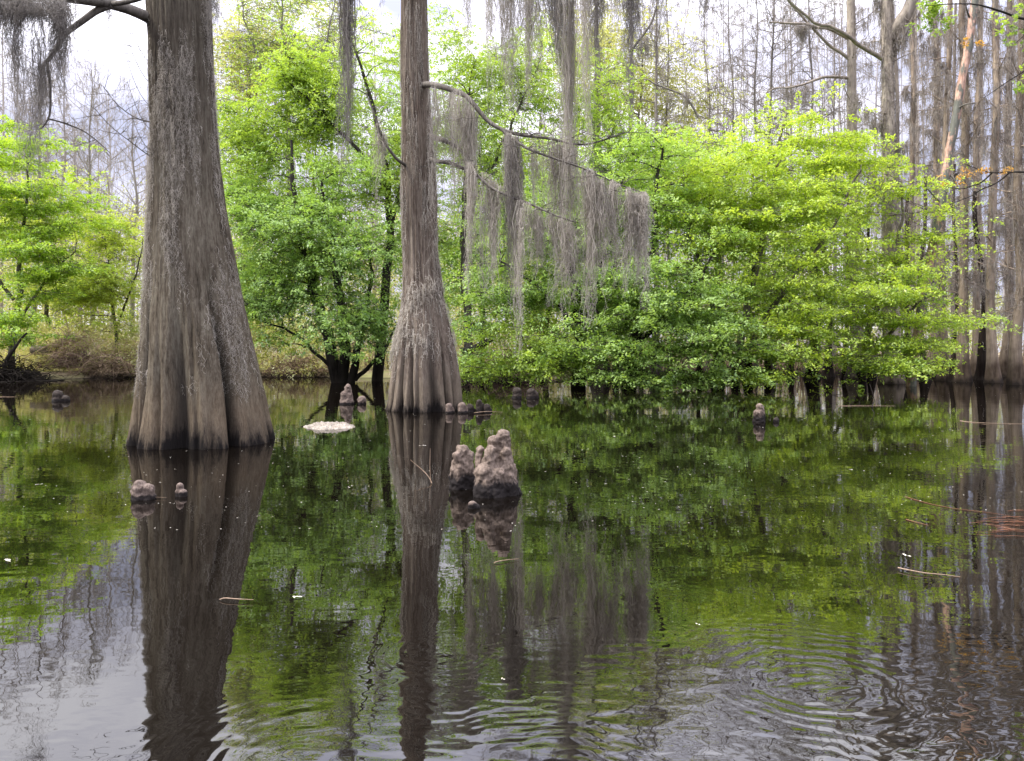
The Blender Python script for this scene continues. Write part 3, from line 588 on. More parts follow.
def leafy(name, label, base, stems, blobs, ends, sprays, per, leaf, lm, bm, seed, group=None, spread=.46, dens=1.55, cat='tree', shell=.45, gap=-.1, upright=.75, twig=.011, sz=.3, droop=.3, zmin=.12, light=.0, tier=0.):
    """stems: [( [(px,py,Y)...], r0, r1 )]; blobs: [(px,py,Y,rx,ry,rz_m,weight)] in picture size at that distance"""
    r = np.random.default_rng(seed); ends = int(ends * dens); leaf *= .98
    t = thing(name, label, cat, (at(base[0], 380, base[1])[0], base[1], 0), group)
    trunk = Tubes(); nodes = []; nrad = []
    for q, (pts, r0, r1) in enumerate(stems):
        n = 26; P = wob([at(*p) for p in pts], n, .12, seed + q); R = np.linspace(r0, r1, n); trunk.add(P, R, 9, .5); nodes.append(P[4:]); nrad.append(R[4:])
    nodes = np.concatenate(nodes); nrad = np.concatenate(nrad)
    B = np.array(blobs, float); wt = B[:, 3] * B[:, 4] * B[:, 6]; wt /= wt.sum()
    E = []
    while len(E) < ends:
        b = B[r.choice(len(B), p=wt)]; d = r.normal(size=3); d /= np.linalg.norm(d); rr = r.random() ** shell * (1.28 if r.random() < .13 else 1)
        p = at(b[0], b[1], b[2]) + d * rr * np.array([b[3] * b[2] / F, b[5], b[4] * b[2] / F])
        if tier:      # level tiers of foliage with darker gaps between
            ph_ = vnoise(p[None] * np.array([.3, .3, 0]), seed + 9)[0] * .8; p[2] = (np.round(p[2] / tier + ph_) - ph_) * tier + r.normal(0, .10)
        if p[2] < zmin: continue
        if vnoise(p[None] * np.array([.55, .55, .8]), seed)[0] < gap + .10 and r.random() < .93: continue
        E.append(p)
    E = np.array(E)
    dd = np.linalg.norm(E[:, None] - nodes[None], axis=2).min(1); E = E[np.argsort(dd)]
    br = Tubes(); Nn = len(nodes); cap = Nn + len(E) * 6
    NB = np.zeros((cap, 3)); NR = np.zeros(cap); NB[:Nn] = nodes; NR[:Nn] = nrad
    for e in E:
        v = e - NB[:Nn]; d = np.linalg.norm(v, axis=1); cost = d + .7 * np.maximum(0, NB[:Nn, 2] - e[2]) + .3 / (NR[:Nn] * 20 + .2)
        k = int(np.argmin(cost)); p0 = NB[k]; L = d[k]
        mid = p0 + (e - p0) * .5 + r.normal(0, .09, 3) * L + np.array([0, 0, .12 * L])
        tt = np.linspace(0, 1, 7)[:, None]; P = (1 - tt) ** 2 * p0 + 2 * tt * (1 - tt) * mid + tt ** 2 * e
        P[1:-1] += r.normal(0, .02 * L, (5, 3))
        ra = min(NR[k] * .7, .012 + .016 * L); R = np.linspace(ra, .007, 7); br.add(P, R, 5 if ra > .02 else 4, .5)
        NB[Nn:Nn + 5] = P[2:]; NR[Nn:Nn + 5] = R[2:]; Nn += 5
    C = np.repeat(E, sprays, 0) + r.normal(size=(len(E) * sprays, 3)) * np.array([.8, .8, sz * 1.1]) * spread * 1.7
    C[:, 2] = np.maximum(C[:, 2], zmin)
    for a, b in zip(np.repeat(E, sprays, 0), C): br.add(np.stack([a, (a + b) / 2 + r.normal(0, .05, 3), b]), [twig, twig * .7, twig * .4], 3, .5)
    cen = C.mean(0); outw = (C - cen); outw /= np.linalg.norm(outw, axis=1)[:, None] + 1e-6
    nr = outw * (1 - upright) + np.array([0, 0, upright]) + r.normal(0, .22, C.shape); nr /= np.linalg.norm(nr, axis=1)[:, None]
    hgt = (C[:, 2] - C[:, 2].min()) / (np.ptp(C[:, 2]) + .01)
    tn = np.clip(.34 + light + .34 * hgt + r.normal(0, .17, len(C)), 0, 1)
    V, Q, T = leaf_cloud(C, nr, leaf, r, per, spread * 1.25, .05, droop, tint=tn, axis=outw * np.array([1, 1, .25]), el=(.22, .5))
    trunk.build('trunk', bm, t)
    BV, BQ, BT = np.concatenate(br.V), np.concatenate(br.Q), np.concatenate(br.T)
    o = obj('crown', np.r_[V, BV], np.r_[Q, BQ + len(V)], lm, t, tint=np.r_[T, BT], smooth=False)
    o.data.materials.append(bm); o.data.polygons.foreach_set('material_index', np.r_[np.zeros(len(Q), np.int32), np.ones(len(BQ), np.int32)])
    return t

GR = 'leafy trees leaning over the far water'
# right-hand bright trees
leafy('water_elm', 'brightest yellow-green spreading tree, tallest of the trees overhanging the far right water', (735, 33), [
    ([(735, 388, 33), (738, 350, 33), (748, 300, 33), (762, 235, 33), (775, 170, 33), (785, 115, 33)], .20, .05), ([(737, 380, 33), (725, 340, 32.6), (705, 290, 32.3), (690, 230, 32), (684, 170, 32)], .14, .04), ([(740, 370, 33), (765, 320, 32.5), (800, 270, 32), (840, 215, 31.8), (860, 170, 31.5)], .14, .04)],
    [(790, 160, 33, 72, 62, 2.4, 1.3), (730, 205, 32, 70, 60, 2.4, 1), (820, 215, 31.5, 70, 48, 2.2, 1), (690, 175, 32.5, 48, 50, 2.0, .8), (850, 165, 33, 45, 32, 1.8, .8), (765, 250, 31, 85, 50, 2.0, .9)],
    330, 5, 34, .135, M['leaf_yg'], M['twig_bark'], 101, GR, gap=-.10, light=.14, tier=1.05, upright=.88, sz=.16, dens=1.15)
leafy('water_elm', 'yellow-green tree in level tiered sprays, farthest right of the leafy trees', (862, 33), [
    ([(862, 387, 33), (866, 340, 33), (880, 290, 32.6), (900, 240, 32), (905, 190, 32)], .17, .04), ([(862, 380, 33), (835, 340, 32), (800, 310, 31), (780, 290, 30.5)], .11, .03), ([(864, 370, 33), (890, 330, 32), (920, 300, 31), (945, 290, 30.5)], .11, .03)],
    [(905, 215, 32, 35, 48, 1.6, .8), (880, 270, 31, 78, 38, 2.0, 1.2), (830, 310, 30, 70, 38, 2.0, 1.2), (910, 303, 30.5, 60, 34, 2.0, 1.2), (948, 312, 31, 26, 24, 1.2, .6), (790, 345, 29.5, 60, 24, 1.6, 1), (865, 356, 29.8, 70, 22, 1.6, 1.1), (912, 348, 30.5, 40, 16, 1.3, .6), (800, 374, 29.2, 70, 11, 1.2, .8), (880, 374, 29.8, 40, 8, 1, .35)],
    320, 5, 30, .125, M['leaf_yg'], M['twig_bark'], 102, GR, gap=-.08, upright=.92, sz=.14, tier=.95, dens=1.15, light=.06)
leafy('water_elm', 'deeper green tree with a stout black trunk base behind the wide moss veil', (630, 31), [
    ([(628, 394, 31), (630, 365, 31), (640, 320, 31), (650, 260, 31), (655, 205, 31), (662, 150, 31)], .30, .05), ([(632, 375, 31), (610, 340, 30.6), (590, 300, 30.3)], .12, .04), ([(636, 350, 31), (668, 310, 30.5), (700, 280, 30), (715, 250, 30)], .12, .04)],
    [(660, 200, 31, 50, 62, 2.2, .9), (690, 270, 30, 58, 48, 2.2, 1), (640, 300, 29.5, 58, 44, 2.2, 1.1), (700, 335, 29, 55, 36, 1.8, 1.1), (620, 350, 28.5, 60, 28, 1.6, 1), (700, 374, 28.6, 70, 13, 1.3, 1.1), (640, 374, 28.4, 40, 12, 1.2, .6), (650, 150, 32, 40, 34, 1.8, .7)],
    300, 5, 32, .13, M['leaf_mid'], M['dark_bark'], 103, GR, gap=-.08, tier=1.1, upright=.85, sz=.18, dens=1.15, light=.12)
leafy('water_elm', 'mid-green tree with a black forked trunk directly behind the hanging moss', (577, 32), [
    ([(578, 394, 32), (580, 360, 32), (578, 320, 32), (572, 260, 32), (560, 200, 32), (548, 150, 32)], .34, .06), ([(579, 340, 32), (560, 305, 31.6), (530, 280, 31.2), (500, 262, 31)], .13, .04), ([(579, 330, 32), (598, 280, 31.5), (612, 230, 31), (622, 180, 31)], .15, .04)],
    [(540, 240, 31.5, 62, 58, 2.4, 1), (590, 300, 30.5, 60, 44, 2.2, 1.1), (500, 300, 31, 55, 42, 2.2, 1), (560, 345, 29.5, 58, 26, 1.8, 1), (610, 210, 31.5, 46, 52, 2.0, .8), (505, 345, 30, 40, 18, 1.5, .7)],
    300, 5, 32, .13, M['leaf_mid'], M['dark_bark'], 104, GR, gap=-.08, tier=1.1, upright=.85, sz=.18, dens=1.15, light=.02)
leafy('water_elm', 'low bright bush of fresh sprays dipping to the water right of the slim cypress', (495, 33), [
    ([(478, 388, 34), (490, 370, 33.5), (520, 352, 32.5), (555, 340, 31.5)], .09, .03)],
    [(525, 335, 31, 45, 22, 1.4, 1), (490, 365, 31.5, 48, 14, 1.2, 1), (545, 362, 30.5, 40, 14, 1.2, .8)],
    90, 5, 28, .12, M['leaf_lime'], M['brown_bark'], 105, GR, gap=-.2, upright=.9, sz=.2, cat='bush', light=.1)
leafy('maple_tree', 'tall thin-crowned lime tree rising between the slim cypress and the moss', (470, 39), [
    ([(466, 384, 39), (468, 320, 39), (462, 240, 39), (466, 160, 39), (470, 95, 39), (474, 55, 39)], .26, .03), ([(464, 230, 39), (490, 170, 38.5), (520, 110, 38.2), (540, 60, 38)], .12, .03)],
    [(470, 60, 39, 48, 52, 2.2, 1), (520, 100, 38.5, 55, 60, 2.2, .7), (450, 130, 38.5, 36, 60, 2, .8), (490, 190, 38, 55, 50, 2.2, .9), (540, 40, 39, 48, 44, 2, .5), (600, 110, 38, 45, 52, 2, .5)],
    250, 4, 26, .14, M['leaf_lime'], M['brown_bark'], 106, 'leafy trees rising behind the cypresses', gap=.0, light=.08)
# middle-left group
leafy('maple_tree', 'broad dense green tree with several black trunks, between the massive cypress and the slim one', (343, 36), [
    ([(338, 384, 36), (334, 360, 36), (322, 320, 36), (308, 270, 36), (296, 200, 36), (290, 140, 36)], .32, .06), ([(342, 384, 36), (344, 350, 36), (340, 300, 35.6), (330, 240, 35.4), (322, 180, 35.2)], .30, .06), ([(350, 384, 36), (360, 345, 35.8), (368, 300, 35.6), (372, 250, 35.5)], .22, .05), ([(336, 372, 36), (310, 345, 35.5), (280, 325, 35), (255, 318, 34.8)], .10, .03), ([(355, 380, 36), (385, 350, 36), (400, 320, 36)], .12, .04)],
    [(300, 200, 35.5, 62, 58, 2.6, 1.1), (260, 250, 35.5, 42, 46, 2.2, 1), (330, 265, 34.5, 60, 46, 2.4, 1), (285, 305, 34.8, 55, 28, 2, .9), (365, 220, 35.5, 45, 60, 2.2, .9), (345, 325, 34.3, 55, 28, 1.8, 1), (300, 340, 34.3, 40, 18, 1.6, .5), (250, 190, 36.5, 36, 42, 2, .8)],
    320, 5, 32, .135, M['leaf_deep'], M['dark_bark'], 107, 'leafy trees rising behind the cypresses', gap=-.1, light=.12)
leafy('maple_tree', 'tall lime-crowned tree on a black leaning trunk just left of the slim cypress', (379, 38), [
    ([(377, 384, 38), (380, 340, 38), (386, 280, 38), (391, 220, 38), (385, 150, 38), (370, 90, 38), (352, 40, 38)], .30, .05), ([(388, 250, 38), (400, 190, 37.8), (415, 120, 37.5), (425, 60, 37.4)], .14, .03), ([(388, 190, 38), (350, 140, 37.5), (310, 100, 37.2), (280, 75, 37)], .13, .03)],
    [(330, 95, 38, 62, 52, 2.4, 1), (270, 110, 38, 52, 40, 2.4, 1), (370, 60, 38, 52, 42, 2.2, .8), (385, 150, 37.5, 42, 60, 2.2, .9), (300, 60, 38.5, 40, 32, 2, .5), (245, 130, 38, 30, 40, 2, .9), (425, 200, 38, 30, 60, 2, .7)],
    300, 5, 27, .14, M['leaf_lime'], M['dark_bark'], 108, 'leafy trees rising behind the cypresses', gap=-.02, light=.06)
# left
leafy('maple_tree', 'bright green maple at the far left edge, in layered sprays over the bank', (18, 42), [
    ([(10, 384, 42), (14, 340, 42), (20, 280, 42), (26, 210, 42), (30, 150, 42)], .20, .04), ([(14, 330, 42), (45, 280, 41), (75, 250, 40.5)], .1, .03), ([(14, 300, 42), (-25, 240, 41), (-50, 200, 41)], .1, .03)],
    [(20, 150, 42, 45, 38, 2.4, 1), (-30, 190, 42, 50, 60, 2.4, .8), (35, 210, 41, 58, 38, 2.4, 1.2), (50, 260, 40.5, 52, 32, 2.2, 1.2), (10, 285, 40, 55, 24, 2, 1), (-5, 335, 39, 55, 22, 2, .8), (15, 318, 39.5, 50, 18, 2, .8), (75, 215, 42, 28, 30, 1.8, .6)],
    280, 5, 30, .15, M['leaf_maple'], M['brown_bark'], 109, 'trees on the left bank', gap=-.12, upright=.9, sz=.16, tier=1.2, light=.1)
leafy('bay_tree', 'yellowish low tree against the left edge of the massive cypress', (115, 47), [
    ([(118, 378, 47), (116, 330, 47), (110, 280, 47), (104, 235, 47)], .14, .03), ([(116, 330, 47), (135, 280, 46.5), (145, 240, 46)], .08, .03)],
    [(100, 240, 46.5, 40, 32, 2.2, 1), (130, 275, 46, 32, 42, 2.2, 1), (85, 290, 45.5, 42, 30, 2.2, .8), (120, 315, 45.5, 42, 20, 2, .6)],
    170, 4, 28, .15, M['leaf_yellow'], M['brown_bark'], 110, 'trees on the left bank', gap=.0, upright=.85, light=.05)
leafy('sapling', 'loose yellow-green sapling thicket on the bank between massive cypress and dense green tree', (245, 48), [
    ([(250, 376, 48), (248, 340, 48), (242, 290, 48), (236, 240, 48)], .08, .02), ([(280, 376, 48), (276, 345, 48), (270, 310, 48)], .06, .02)],
    [(240, 290, 47.5, 30, 40, 2, 1), (275, 330, 47, 40, 25, 2, 1), (310, 345, 47, 35, 20, 2, .8)],
    110, 4, 24, .14, M['leaf_yellow'], M['brush'], 111, 'trees on the left bank', gap=.0, light=.05)
back = [('maple_tree', 'pale lime tree behind the broad dense green tree, just right of the massive cypress', 246, 50, [(246, 170, 50, 40, 60, 2.5, 1), (250, 260, 49, 40, 60, 2.5, 1)], 'leaf_lime'),
        ('maple_tree', 'soft green tree filling the gap behind the forked black trunks', 315, 52, [(310, 160, 52, 55, 60, 3, 1), (320, 260, 51, 55, 60, 2.5, 1)], 'leaf_maple'),
        ('maple_tree', 'soft green tree directly behind the slim cypress trunk', 410, 50, [(395, 130, 50, 45, 75, 3, 1), (415, 260, 49, 50, 70, 2.5, 1), (380, 330, 48, 40, 30, 2, .5)], 'leaf_mid'),
        ('maple_tree', 'mid-green tree behind the left half of the moss curtain', 480, 47, [(480, 160, 47, 50, 70, 3, 1), (475, 270, 46, 50, 70, 2.5, 1)], 'leaf_mid'),
        ('maple_tree', 'lime tree behind the middle of the moss curtain', 545, 46, [(545, 180, 46, 50, 80, 3, 1), (545, 290, 45, 50, 60, 2.5, 1)], 'leaf_lime'),
        ('maple_tree', 'green tree filling the gap behind the wide moss veil', 615, 42, [(612, 190, 42, 48, 75, 3, 1), (625, 290, 41, 55, 60, 2.5, 1)], 'leaf_mid'),
        ('water_elm', 'lime tree filling in behind the brightest spreading tree', 720, 39, [(715, 190, 39, 60, 60, 2.5, 1), (730, 290, 38, 70, 55, 2.5, 1)], 'leaf_lime'),
        ('water_elm', 'shaded green tree behind the tiered yellow-green sprays', 815, 39, [(820, 210, 39, 60, 65, 2.5, 1), (820, 300, 38, 75, 45, 2.5, 1)], 'leaf_lime'),
        ('budding_tree', 'loose pale green tree top high between the moss curtain and the open sky gap', 640, 52, [(640, 60, 52, 55, 60, 3, 1), (690, 110, 51, 45, 40, 2.5, .7), (580, 60, 52, 45, 60, 2.5, .8)], 'leaf_far'),
        ('budding_tree', 'pale green tree top showing between the massive cypress and the dark moss beard', 250, 56, [(250, 60, 56, 40, 60, 3, 1), (310, 30, 56, 50, 40, 3, .8)], 'leaf_far'),
        ('maple_tree', 'hazy lime tree behind the far left maple', 45, 54, [(40, 210, 54, 60, 60, 3, 1), (60, 290, 53, 60, 50, 3, 1)], 'leaf_yellow')]
for q, (nm, lab, px, Yb, bl, lm) in enumerate(back):
    leafy(nm, lab, (px, Yb), [([(px, 378, Yb), (px + 3, 300, Yb), (px - 3, 220, Yb), (px + 2, bl[0][1] - 30, Yb)], .2, .04)], bl, 130, 4, 24, .20, M[lm], M['brown_bark'], 150 + q, 'softer green trees in the second row', spread=.7, gap=-.25, light=.08)
# sparse budding tree tops above the middle-left crown
leafy('budding_tree', 'nearly bare tree top with sparse new leaves against the sky above the lime crown', (300, 50), [
    ([(292, 376, 50), (290, 250, 50), (288, 120, 50), (284, 40, 50), (280, -20, 50)], .26, .05), ([(289, 130, 50), (262, 70, 49.5), (245, 20, 49), (238, -10, 49)], .12, .03), ([(289, 150, 50), (315, 90, 49.5), (330, 30, 49), (336, -10, 49)], .12, .03)],
    [(285, 15, 50, 55, 42, 3, 1), (255, 50, 50, 35, 45, 2.5, 1), (320, 40, 50, 35, 55, 2.5, 1)],
    260, 4, 5, .15, M['leaf_lime'], M['bare'], 112, 'bare trees behind the leafy ones', gap=-.3, twig=.016)

# ------------------------------------------------------------------ cypress stand and bare trees
def cypress_far(label, px, Y, wtop, wbase, ytop, seed, mat, group, lean=0., flutes=7, nbr=26, brl=1.6, bup=.35, moss=0., hb=.95, bmin=.3, name='cypress_tree', limbs=(), wander=.10, bmat=None, sub=3, mossmat='moss_far'):
    """far trunk with a flared, fluted base standing in water, leafless side branches and wisps of moss"""
    r = np.random.default_rng(seed); k = Y / F
    x0 = (px - CX) * k; H = CAMH + (HY - ytop) * k
    t = thing(name, label, 'tree', (x0, Y, 0), group)
    nz, nph = 46, 22; z = H * np.linspace(-.03, 1, nz) ** 1.0; z = np.r_[np.linspace(-.4, 2.2, 18), np.linspace(2.4, H, nz - 18)]
    u = np.clip(z / H, 0, 1)
    rad = wtop / 2 * k * (1.08 - (.5 if name != 'bare_tree' else .98) * u) + (wbase - wtop) / 2 * k * np.exp(-np.maximum(z, -.4) / hb)
    cx = x0 + lean * k * u + wander * vnoise(np.stack([z * .22, np.full(nz, seed * 1.7), 0 * z], 1), seed) * np.minimum(1, z.clip(0) / 3)
    cy = Y + wander * vnoise(np.stack([z * .22, np.full(nz, seed * 2.9 + 50), 0 * z], 1), seed) * np.minimum(1, z.clip(0) / 3)
    ph = np.linspace(0, 2 * PI, nph, endpoint=False); PH, ZZ = np.meshgrid(ph, z)
    rough = .10 * fbm(np.stack([np.cos(PH) * 3 + seed, np.sin(PH) * 3, ZZ * .35], -1), 3, seed)
    fl = rough + (np.abs(np.sin(PH * flutes / 2 + seed + .25 * vnoise(np.stack([ZZ, PH, 0 * PH], -1), seed))) - .55) * .46 * np.exp(-np.maximum(ZZ, 0) / (hb * 1.3)) * (1 if wbase > wtop * 1.2 else .3)
    rr = rad[:, None] * (1 + fl + .05 * vnoise(np.stack([np.cos(PH) * 2, np.sin(PH) * 2, ZZ * .8], -1), seed))
    V = np.stack([cx[:, None] + rr * np.cos(PH), cy[:, None] + rr * np.sin(PH), ZZ], -1).reshape(-1, 3)
    i = np.arange(nz - 1)[:, None] * nph; j = np.arange(nph)[None]; j2 = (j + 1) % nph
    obj('trunk', V, np.stack([i + j, i + j2, i + nph + j2, i + nph + j], -1).reshape(-1, 4), mat, t, tint=np.full(len(V), r.uniform(-.2, 1.1)))
    br = Tubes(); paths = []
    axis = np.stack([cx, cy, z], 1)
    for q in range(nbr):
        zz = H * r.uniform(bmin, .98); p0 = np.array([np.interp(zz, z, axis[:, c]) for c in range(3)])
        az = r.uniform(0, 2 * PI); L = brl * r.uniform(.4, 1.3) * (1.15 - .6 * zz / H); sl = bup + r.normal(0, .25)
        d = np.array([math.cos(az), math.sin(az), sl]); m = 8; s = np.linspace(0, 1, m)[:, None]
        P = p0 + d * L * s + np.array([0, 0, r.normal(-.05, .2) * L]) * s ** 2 + r.normal(0, .035 * L, (m, 3)) * s
        r0 = min(.012 + .014 * L, np.interp(zz, z, rad) * .6); br.add(P, np.linspace(r0, .006, m), 4, .5); paths.append(P)
        for _ in range(sub):
            b0 = P[r.integers(2, m)]; d2 = d + r.normal(0, .55, 3); d2 /= np.linalg.norm(d2); l2 = L * r.uniform(.25, .55)
            P2 = b0 + d2 * l2 * np.linspace(0, 1, 5)[:, None] + r.normal(0, .03 * l2, (5, 3)); br.add(P2, np.linspace(max(r0 * .45, .007), .005, 5), 3, .5); paths.append(P2)
            for _ in range(2):
                b1 = P2[r.integers(1, 5)]; d3 = d2 + r.normal(0, .6, 3); d3 /= np.linalg.norm(d3)
                br.add(b1 + d3 * l2 * .5 * np.linspace(0, 1, 3)[:, None], [.007, .006, .004], 3, .5)
    for pts, r0, r1 in limbs:
        P = wob([at(*p) for p in pts], 16, .12, seed + int(pts[0][0])); br.add(P, np.linspace(r0, r1, 16), 6, .5); paths.append(P)
        twigs(br, P, 16, 1.1, .012, seed + 7)
    if paths: br.build('crown', bmat or mat, t)
    if moss > 0:
        tb = Tubes(); n = int(moss * 420)
        pts = []
        for _ in range(n):      # on the trunk
            zz = H * r.uniform(.18, .98); a = r.uniform(0, 2 * PI); rd = np.interp(zz, z, rad) * 1.03
            pts.append([np.interp(zz, z, cx) + rd * math.cos(a), np.interp(zz, z, cy) + rd * math.sin(a), zz])
        for P in paths:
            for _ in range(int(2 + 3 * moss)): pts.append(P[r.integers(1, len(P))])
        pts = np.array(pts); S = 6; s = np.linspace(0, 1, S)[None]; L = (r.gamma(2., .22, len(pts)) + .1)[:, None]
        P = np.zeros((len(pts), S, 3)); P[:] = pts[:, None]; P[..., 2] -= L * s; P[..., :2] += r.normal(0, .03, (len(pts), S, 2)).cumsum(1)
        Vm, Qm = ribbons(P, np.linspace(.028, .010, S), r); tb.raw(Vm, Qm, np.repeat(np.clip(r.normal(.5, .2, len(pts)), 0, 1), 2 * S))
        c = np.repeat(P.reshape(-1, 3), 1, 0); Vm, Qm = hairs(c, .14, .014, r, .7); tb.raw(Vm, Qm, np.full(len(Vm), .55))
        tb.build('moss', M[mossmat], t)
    return t

GS = 'grey cypress trunks crowded at the right'
# (px, Y, wtop, wbase, seed, lean, moss, label)
right = [
    (962, 37, 8.5, 16, 301, 2, .5, 'straight pinkish cypress trunk behind the leaning snag, wide fluted base at the water'),
    (993, 36, 8, 14.5, 302, 3, .5, 'pale straight cypress trunk, the clearest one right of the leaning snag'),
    (1017, 34, 9, 16, 303, 2, .5, 'stout cypress trunk at the right edge of the picture'),
    (943, 39, 6.5, 14, 304, 6, .4, 'slim cypress with flared foot at the end of the leafy sprays'),
    (976, 42, 6.5, 14, 305, 4, .5, 'slim grey cypress between the pinkish trunk and the pale straight trunk'),
    (1004, 45, 7, 14, 306, 5, .5, 'slim grey cypress between the pale straight trunk and the stout edge trunk'),
    (933, 43, 7, 14, 307, 2, 1.6, 'dark trunk thickly hung with moss just left of the leaning snag'),
    (912, 47, 5.5, 12, 308, 0, 1.2, 'shaggy grey trunk between the moss-wrapped trunk and the dark mossy one'),
]
for px, Y, wt, wb, sd_, ln_, ms, lab in right:
    cypress_far(lab, px, Y, wt, wb, -60, sd_, M['cyp_far'], GS, lean=ln_ * 1.5, moss=ms * 2 + .6, nbr=46, brl=1.7, wander=.22, bmin=.12)
for q, (px, Y, wt) in enumerate([(1034, 38, 11), (1056, 36, 13), (952, 54, 5), (985, 56, 5), (1011, 52, 5.5), (1026, 58, 6), (922, 58, 5), (1044, 50, 7), (1070, 42, 13), (900, 60, 6)]):
    wt *= .78; cypress_far('thin hazy cypress trunk among the crowded grey stand behind the front row at right', px, Y, wt, wt * 1.9, -30 + (q * 37) % 40, 330 + q, M['cyp_far_grey'], 'thin cypress trunks deep in the right stand', lean=(q * 5 % 15) - 7, moss=.8, nbr=40, brl=1.8, sub=3, wander=.3, bmin=.1)
# mossy crooked trunk
cypress_far('shaggy moss-wrapped trunk with a crooked forked top, left of the leaning snag', 892, 35, 15, 22, -40, 350, M['cyp_far_grey'], GS, lean=-6, moss=5.0, nbr=20, brl=1.8, limbs=[([(888, 40, 35), (897, 24, 34.8), (908, 12, 34.6), (918, -15, 34.4)], .34, .25), ([(884, 60, 35), (860, 44, 34.5), (835, 30, 34.2), (800, 12, 34), (782, -6, 34)], .12, .05)])
cypress_far('broad grey mossy trunk rising behind the yellow-green crown, left of the crooked shaggy trunk', 858, 41, 12, 22, -40, 351, M['cyp_far_grey'], GS, lean=-8, moss=1.6, nbr=26, brl=2.2, limbs=[([(852, 40, 41), (830, 28, 40.5), (800, 24, 40.2), (770, 22, 40)], .11, .04), ([(850, 78, 41), (822, 78, 40.5), (795, 86, 40.2), (765, 92, 40)], .10, .03), ([(851, 60, 41), (822, 38, 40.6), (795, 10, 40.3), (780, -10, 40)], .11, .04)])
# straight thin trees against the sky, over the bright crown
GB = 'thin bare trees against the sky'
sky_trees = [
    (708, 50, 3.2, 401, 'slender bare tree leftmost of the straight ones above the yellow-green crown'),
    (755, 48, 3.6, 402, 'slender bare tree with level side branches, second of the straight ones above the yellow-green crown'),
    (771, 46, 5, 403, 'straight bare tree of greenish bark in the middle above the yellow-green crown'),
    (809, 48, 4.6, 404, 'dark straight bare tree above the right part of the yellow-green crown'),
    (793, 58, 3.2, 405, 'very thin bare tree between the greenish trunk and the dark straight trunk'),
    (732, 60, 3, 406, 'very thin pale bare tree between the two slender trees left of the greenish trunk'),
    (668, 52, 3.2, 407, 'pale bare tree left of the sky gap with moss wisps'),
    (835, 56, 3.4, 408, 'thin bare tree just left of the broad mossy trunk'),
]
for px, Y, wt, sd_, lab in sky_trees:
    cypress_far(lab, px, Y, wt, wt * 2.6, -60, sd_, M['bare'], GB, lean=(sd_ % 5) - 2, moss=.25, nbr=58, brl=3.2, bup=.35, sub=5, name='bare_tree', wander=.25)
cypress_far('moss-draped grey tree with an arching limb left of the open sky gap', 627, 44, 7, 20, -60, 420, M['bare'], GB, lean=4, moss=2.2, nbr=26, brl=2, name='bare_tree', mossmat='moss_dark', limbs=[([(629, 52, 44), (640, 38, 43.5), (652, 22, 43.2), (660, 0, 43)], .09, .04), ([(605, 84, 43.6), (622, 80, 43.5), (645, 79, 43.2), (672, 88, 43), (690, 100, 43), (698, 116, 43)], .03, .07)])
cypress_far('dark mossy trunk high behind the moss curtain', 600, 43, 11, 24, -60, 421, M['bare'], GB, lean=-5, moss=2.0, nbr=22, brl=2, name='bare_tree', mossmat='moss_dark')
cypress_far('grey trunk half hidden behind the hanging moss and the deeper green tree', 655, 47, 6, 16, -40, 422, M['bare'], GB, lean=2, moss=1.0, nbr=34, brl=2.4, name='bare_tree')
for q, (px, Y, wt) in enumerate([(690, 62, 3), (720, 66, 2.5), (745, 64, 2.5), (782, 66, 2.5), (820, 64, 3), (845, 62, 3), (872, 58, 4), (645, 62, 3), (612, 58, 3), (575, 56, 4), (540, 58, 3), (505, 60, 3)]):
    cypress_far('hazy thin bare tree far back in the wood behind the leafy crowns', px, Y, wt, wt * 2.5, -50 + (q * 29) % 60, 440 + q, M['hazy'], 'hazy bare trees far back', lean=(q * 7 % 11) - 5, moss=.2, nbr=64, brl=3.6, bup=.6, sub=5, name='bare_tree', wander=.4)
# trunk feet standing in the dark gap under the leafy sprays
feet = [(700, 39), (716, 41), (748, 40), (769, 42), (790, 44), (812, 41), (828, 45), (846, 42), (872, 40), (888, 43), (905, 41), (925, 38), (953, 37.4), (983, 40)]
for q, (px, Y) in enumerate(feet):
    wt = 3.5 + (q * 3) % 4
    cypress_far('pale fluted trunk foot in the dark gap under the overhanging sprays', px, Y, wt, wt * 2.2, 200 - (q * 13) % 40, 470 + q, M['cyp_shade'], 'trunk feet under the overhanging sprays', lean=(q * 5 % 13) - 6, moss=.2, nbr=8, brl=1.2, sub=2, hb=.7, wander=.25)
# left bare trees
GLB = 'bare trees behind the left bank'
left_trees = [(20, 60, 5, 90, .5, 501, 'pale bare tree above the far left maple'), (38, 56, 5.5, 40, .4, 502, 'taller bare trunk rising out of the far left maple behind the moss strings'), (60, 64, 5, 60, .5, 503, 'thin bare tree second to the right of the far left maple'),
              (92, 58, 5, 70, .7, 504, 'hazy brown bare tree midway between the far left maple and the massive cypress'), (112, 62, 4.5, 92, .7, 505, 'small twiggy bare tree right of the midway brown one'), (134, 60, 5, 110, .7, 506, 'bare tree beside the left edge of the massive cypress'), (76, 66, 5, 120, .7, 507, 'low bushy bare tree at the foot of the open sky'), (2, 62, 5, 20, .5, 508, 'bare tree at the left picture edge behind moss'),
              (240, 60, 6, 10, .6, 509, 'bare tree just right of the massive cypress against the sky'), (330, 62, 5, 30, .6, 510, 'bare tree behind the dark single moss beard'), (375, 64, 5, 10, .6, 511, 'bare tree close left of the slim cypress top')]
for px, Y, wt, yt, bu, sd_, lab in left_trees:
    cypress_far(lab, px, Y, wt, wt * 1.8, yt, sd_, M['hazy'], GLB, lean=(sd_ % 7) - 3, moss=.12, nbr=60, brl=3.6, bup=bu + .2, bmin=.22, sub=5, name='bare_tree', flutes=5, wander=.3)

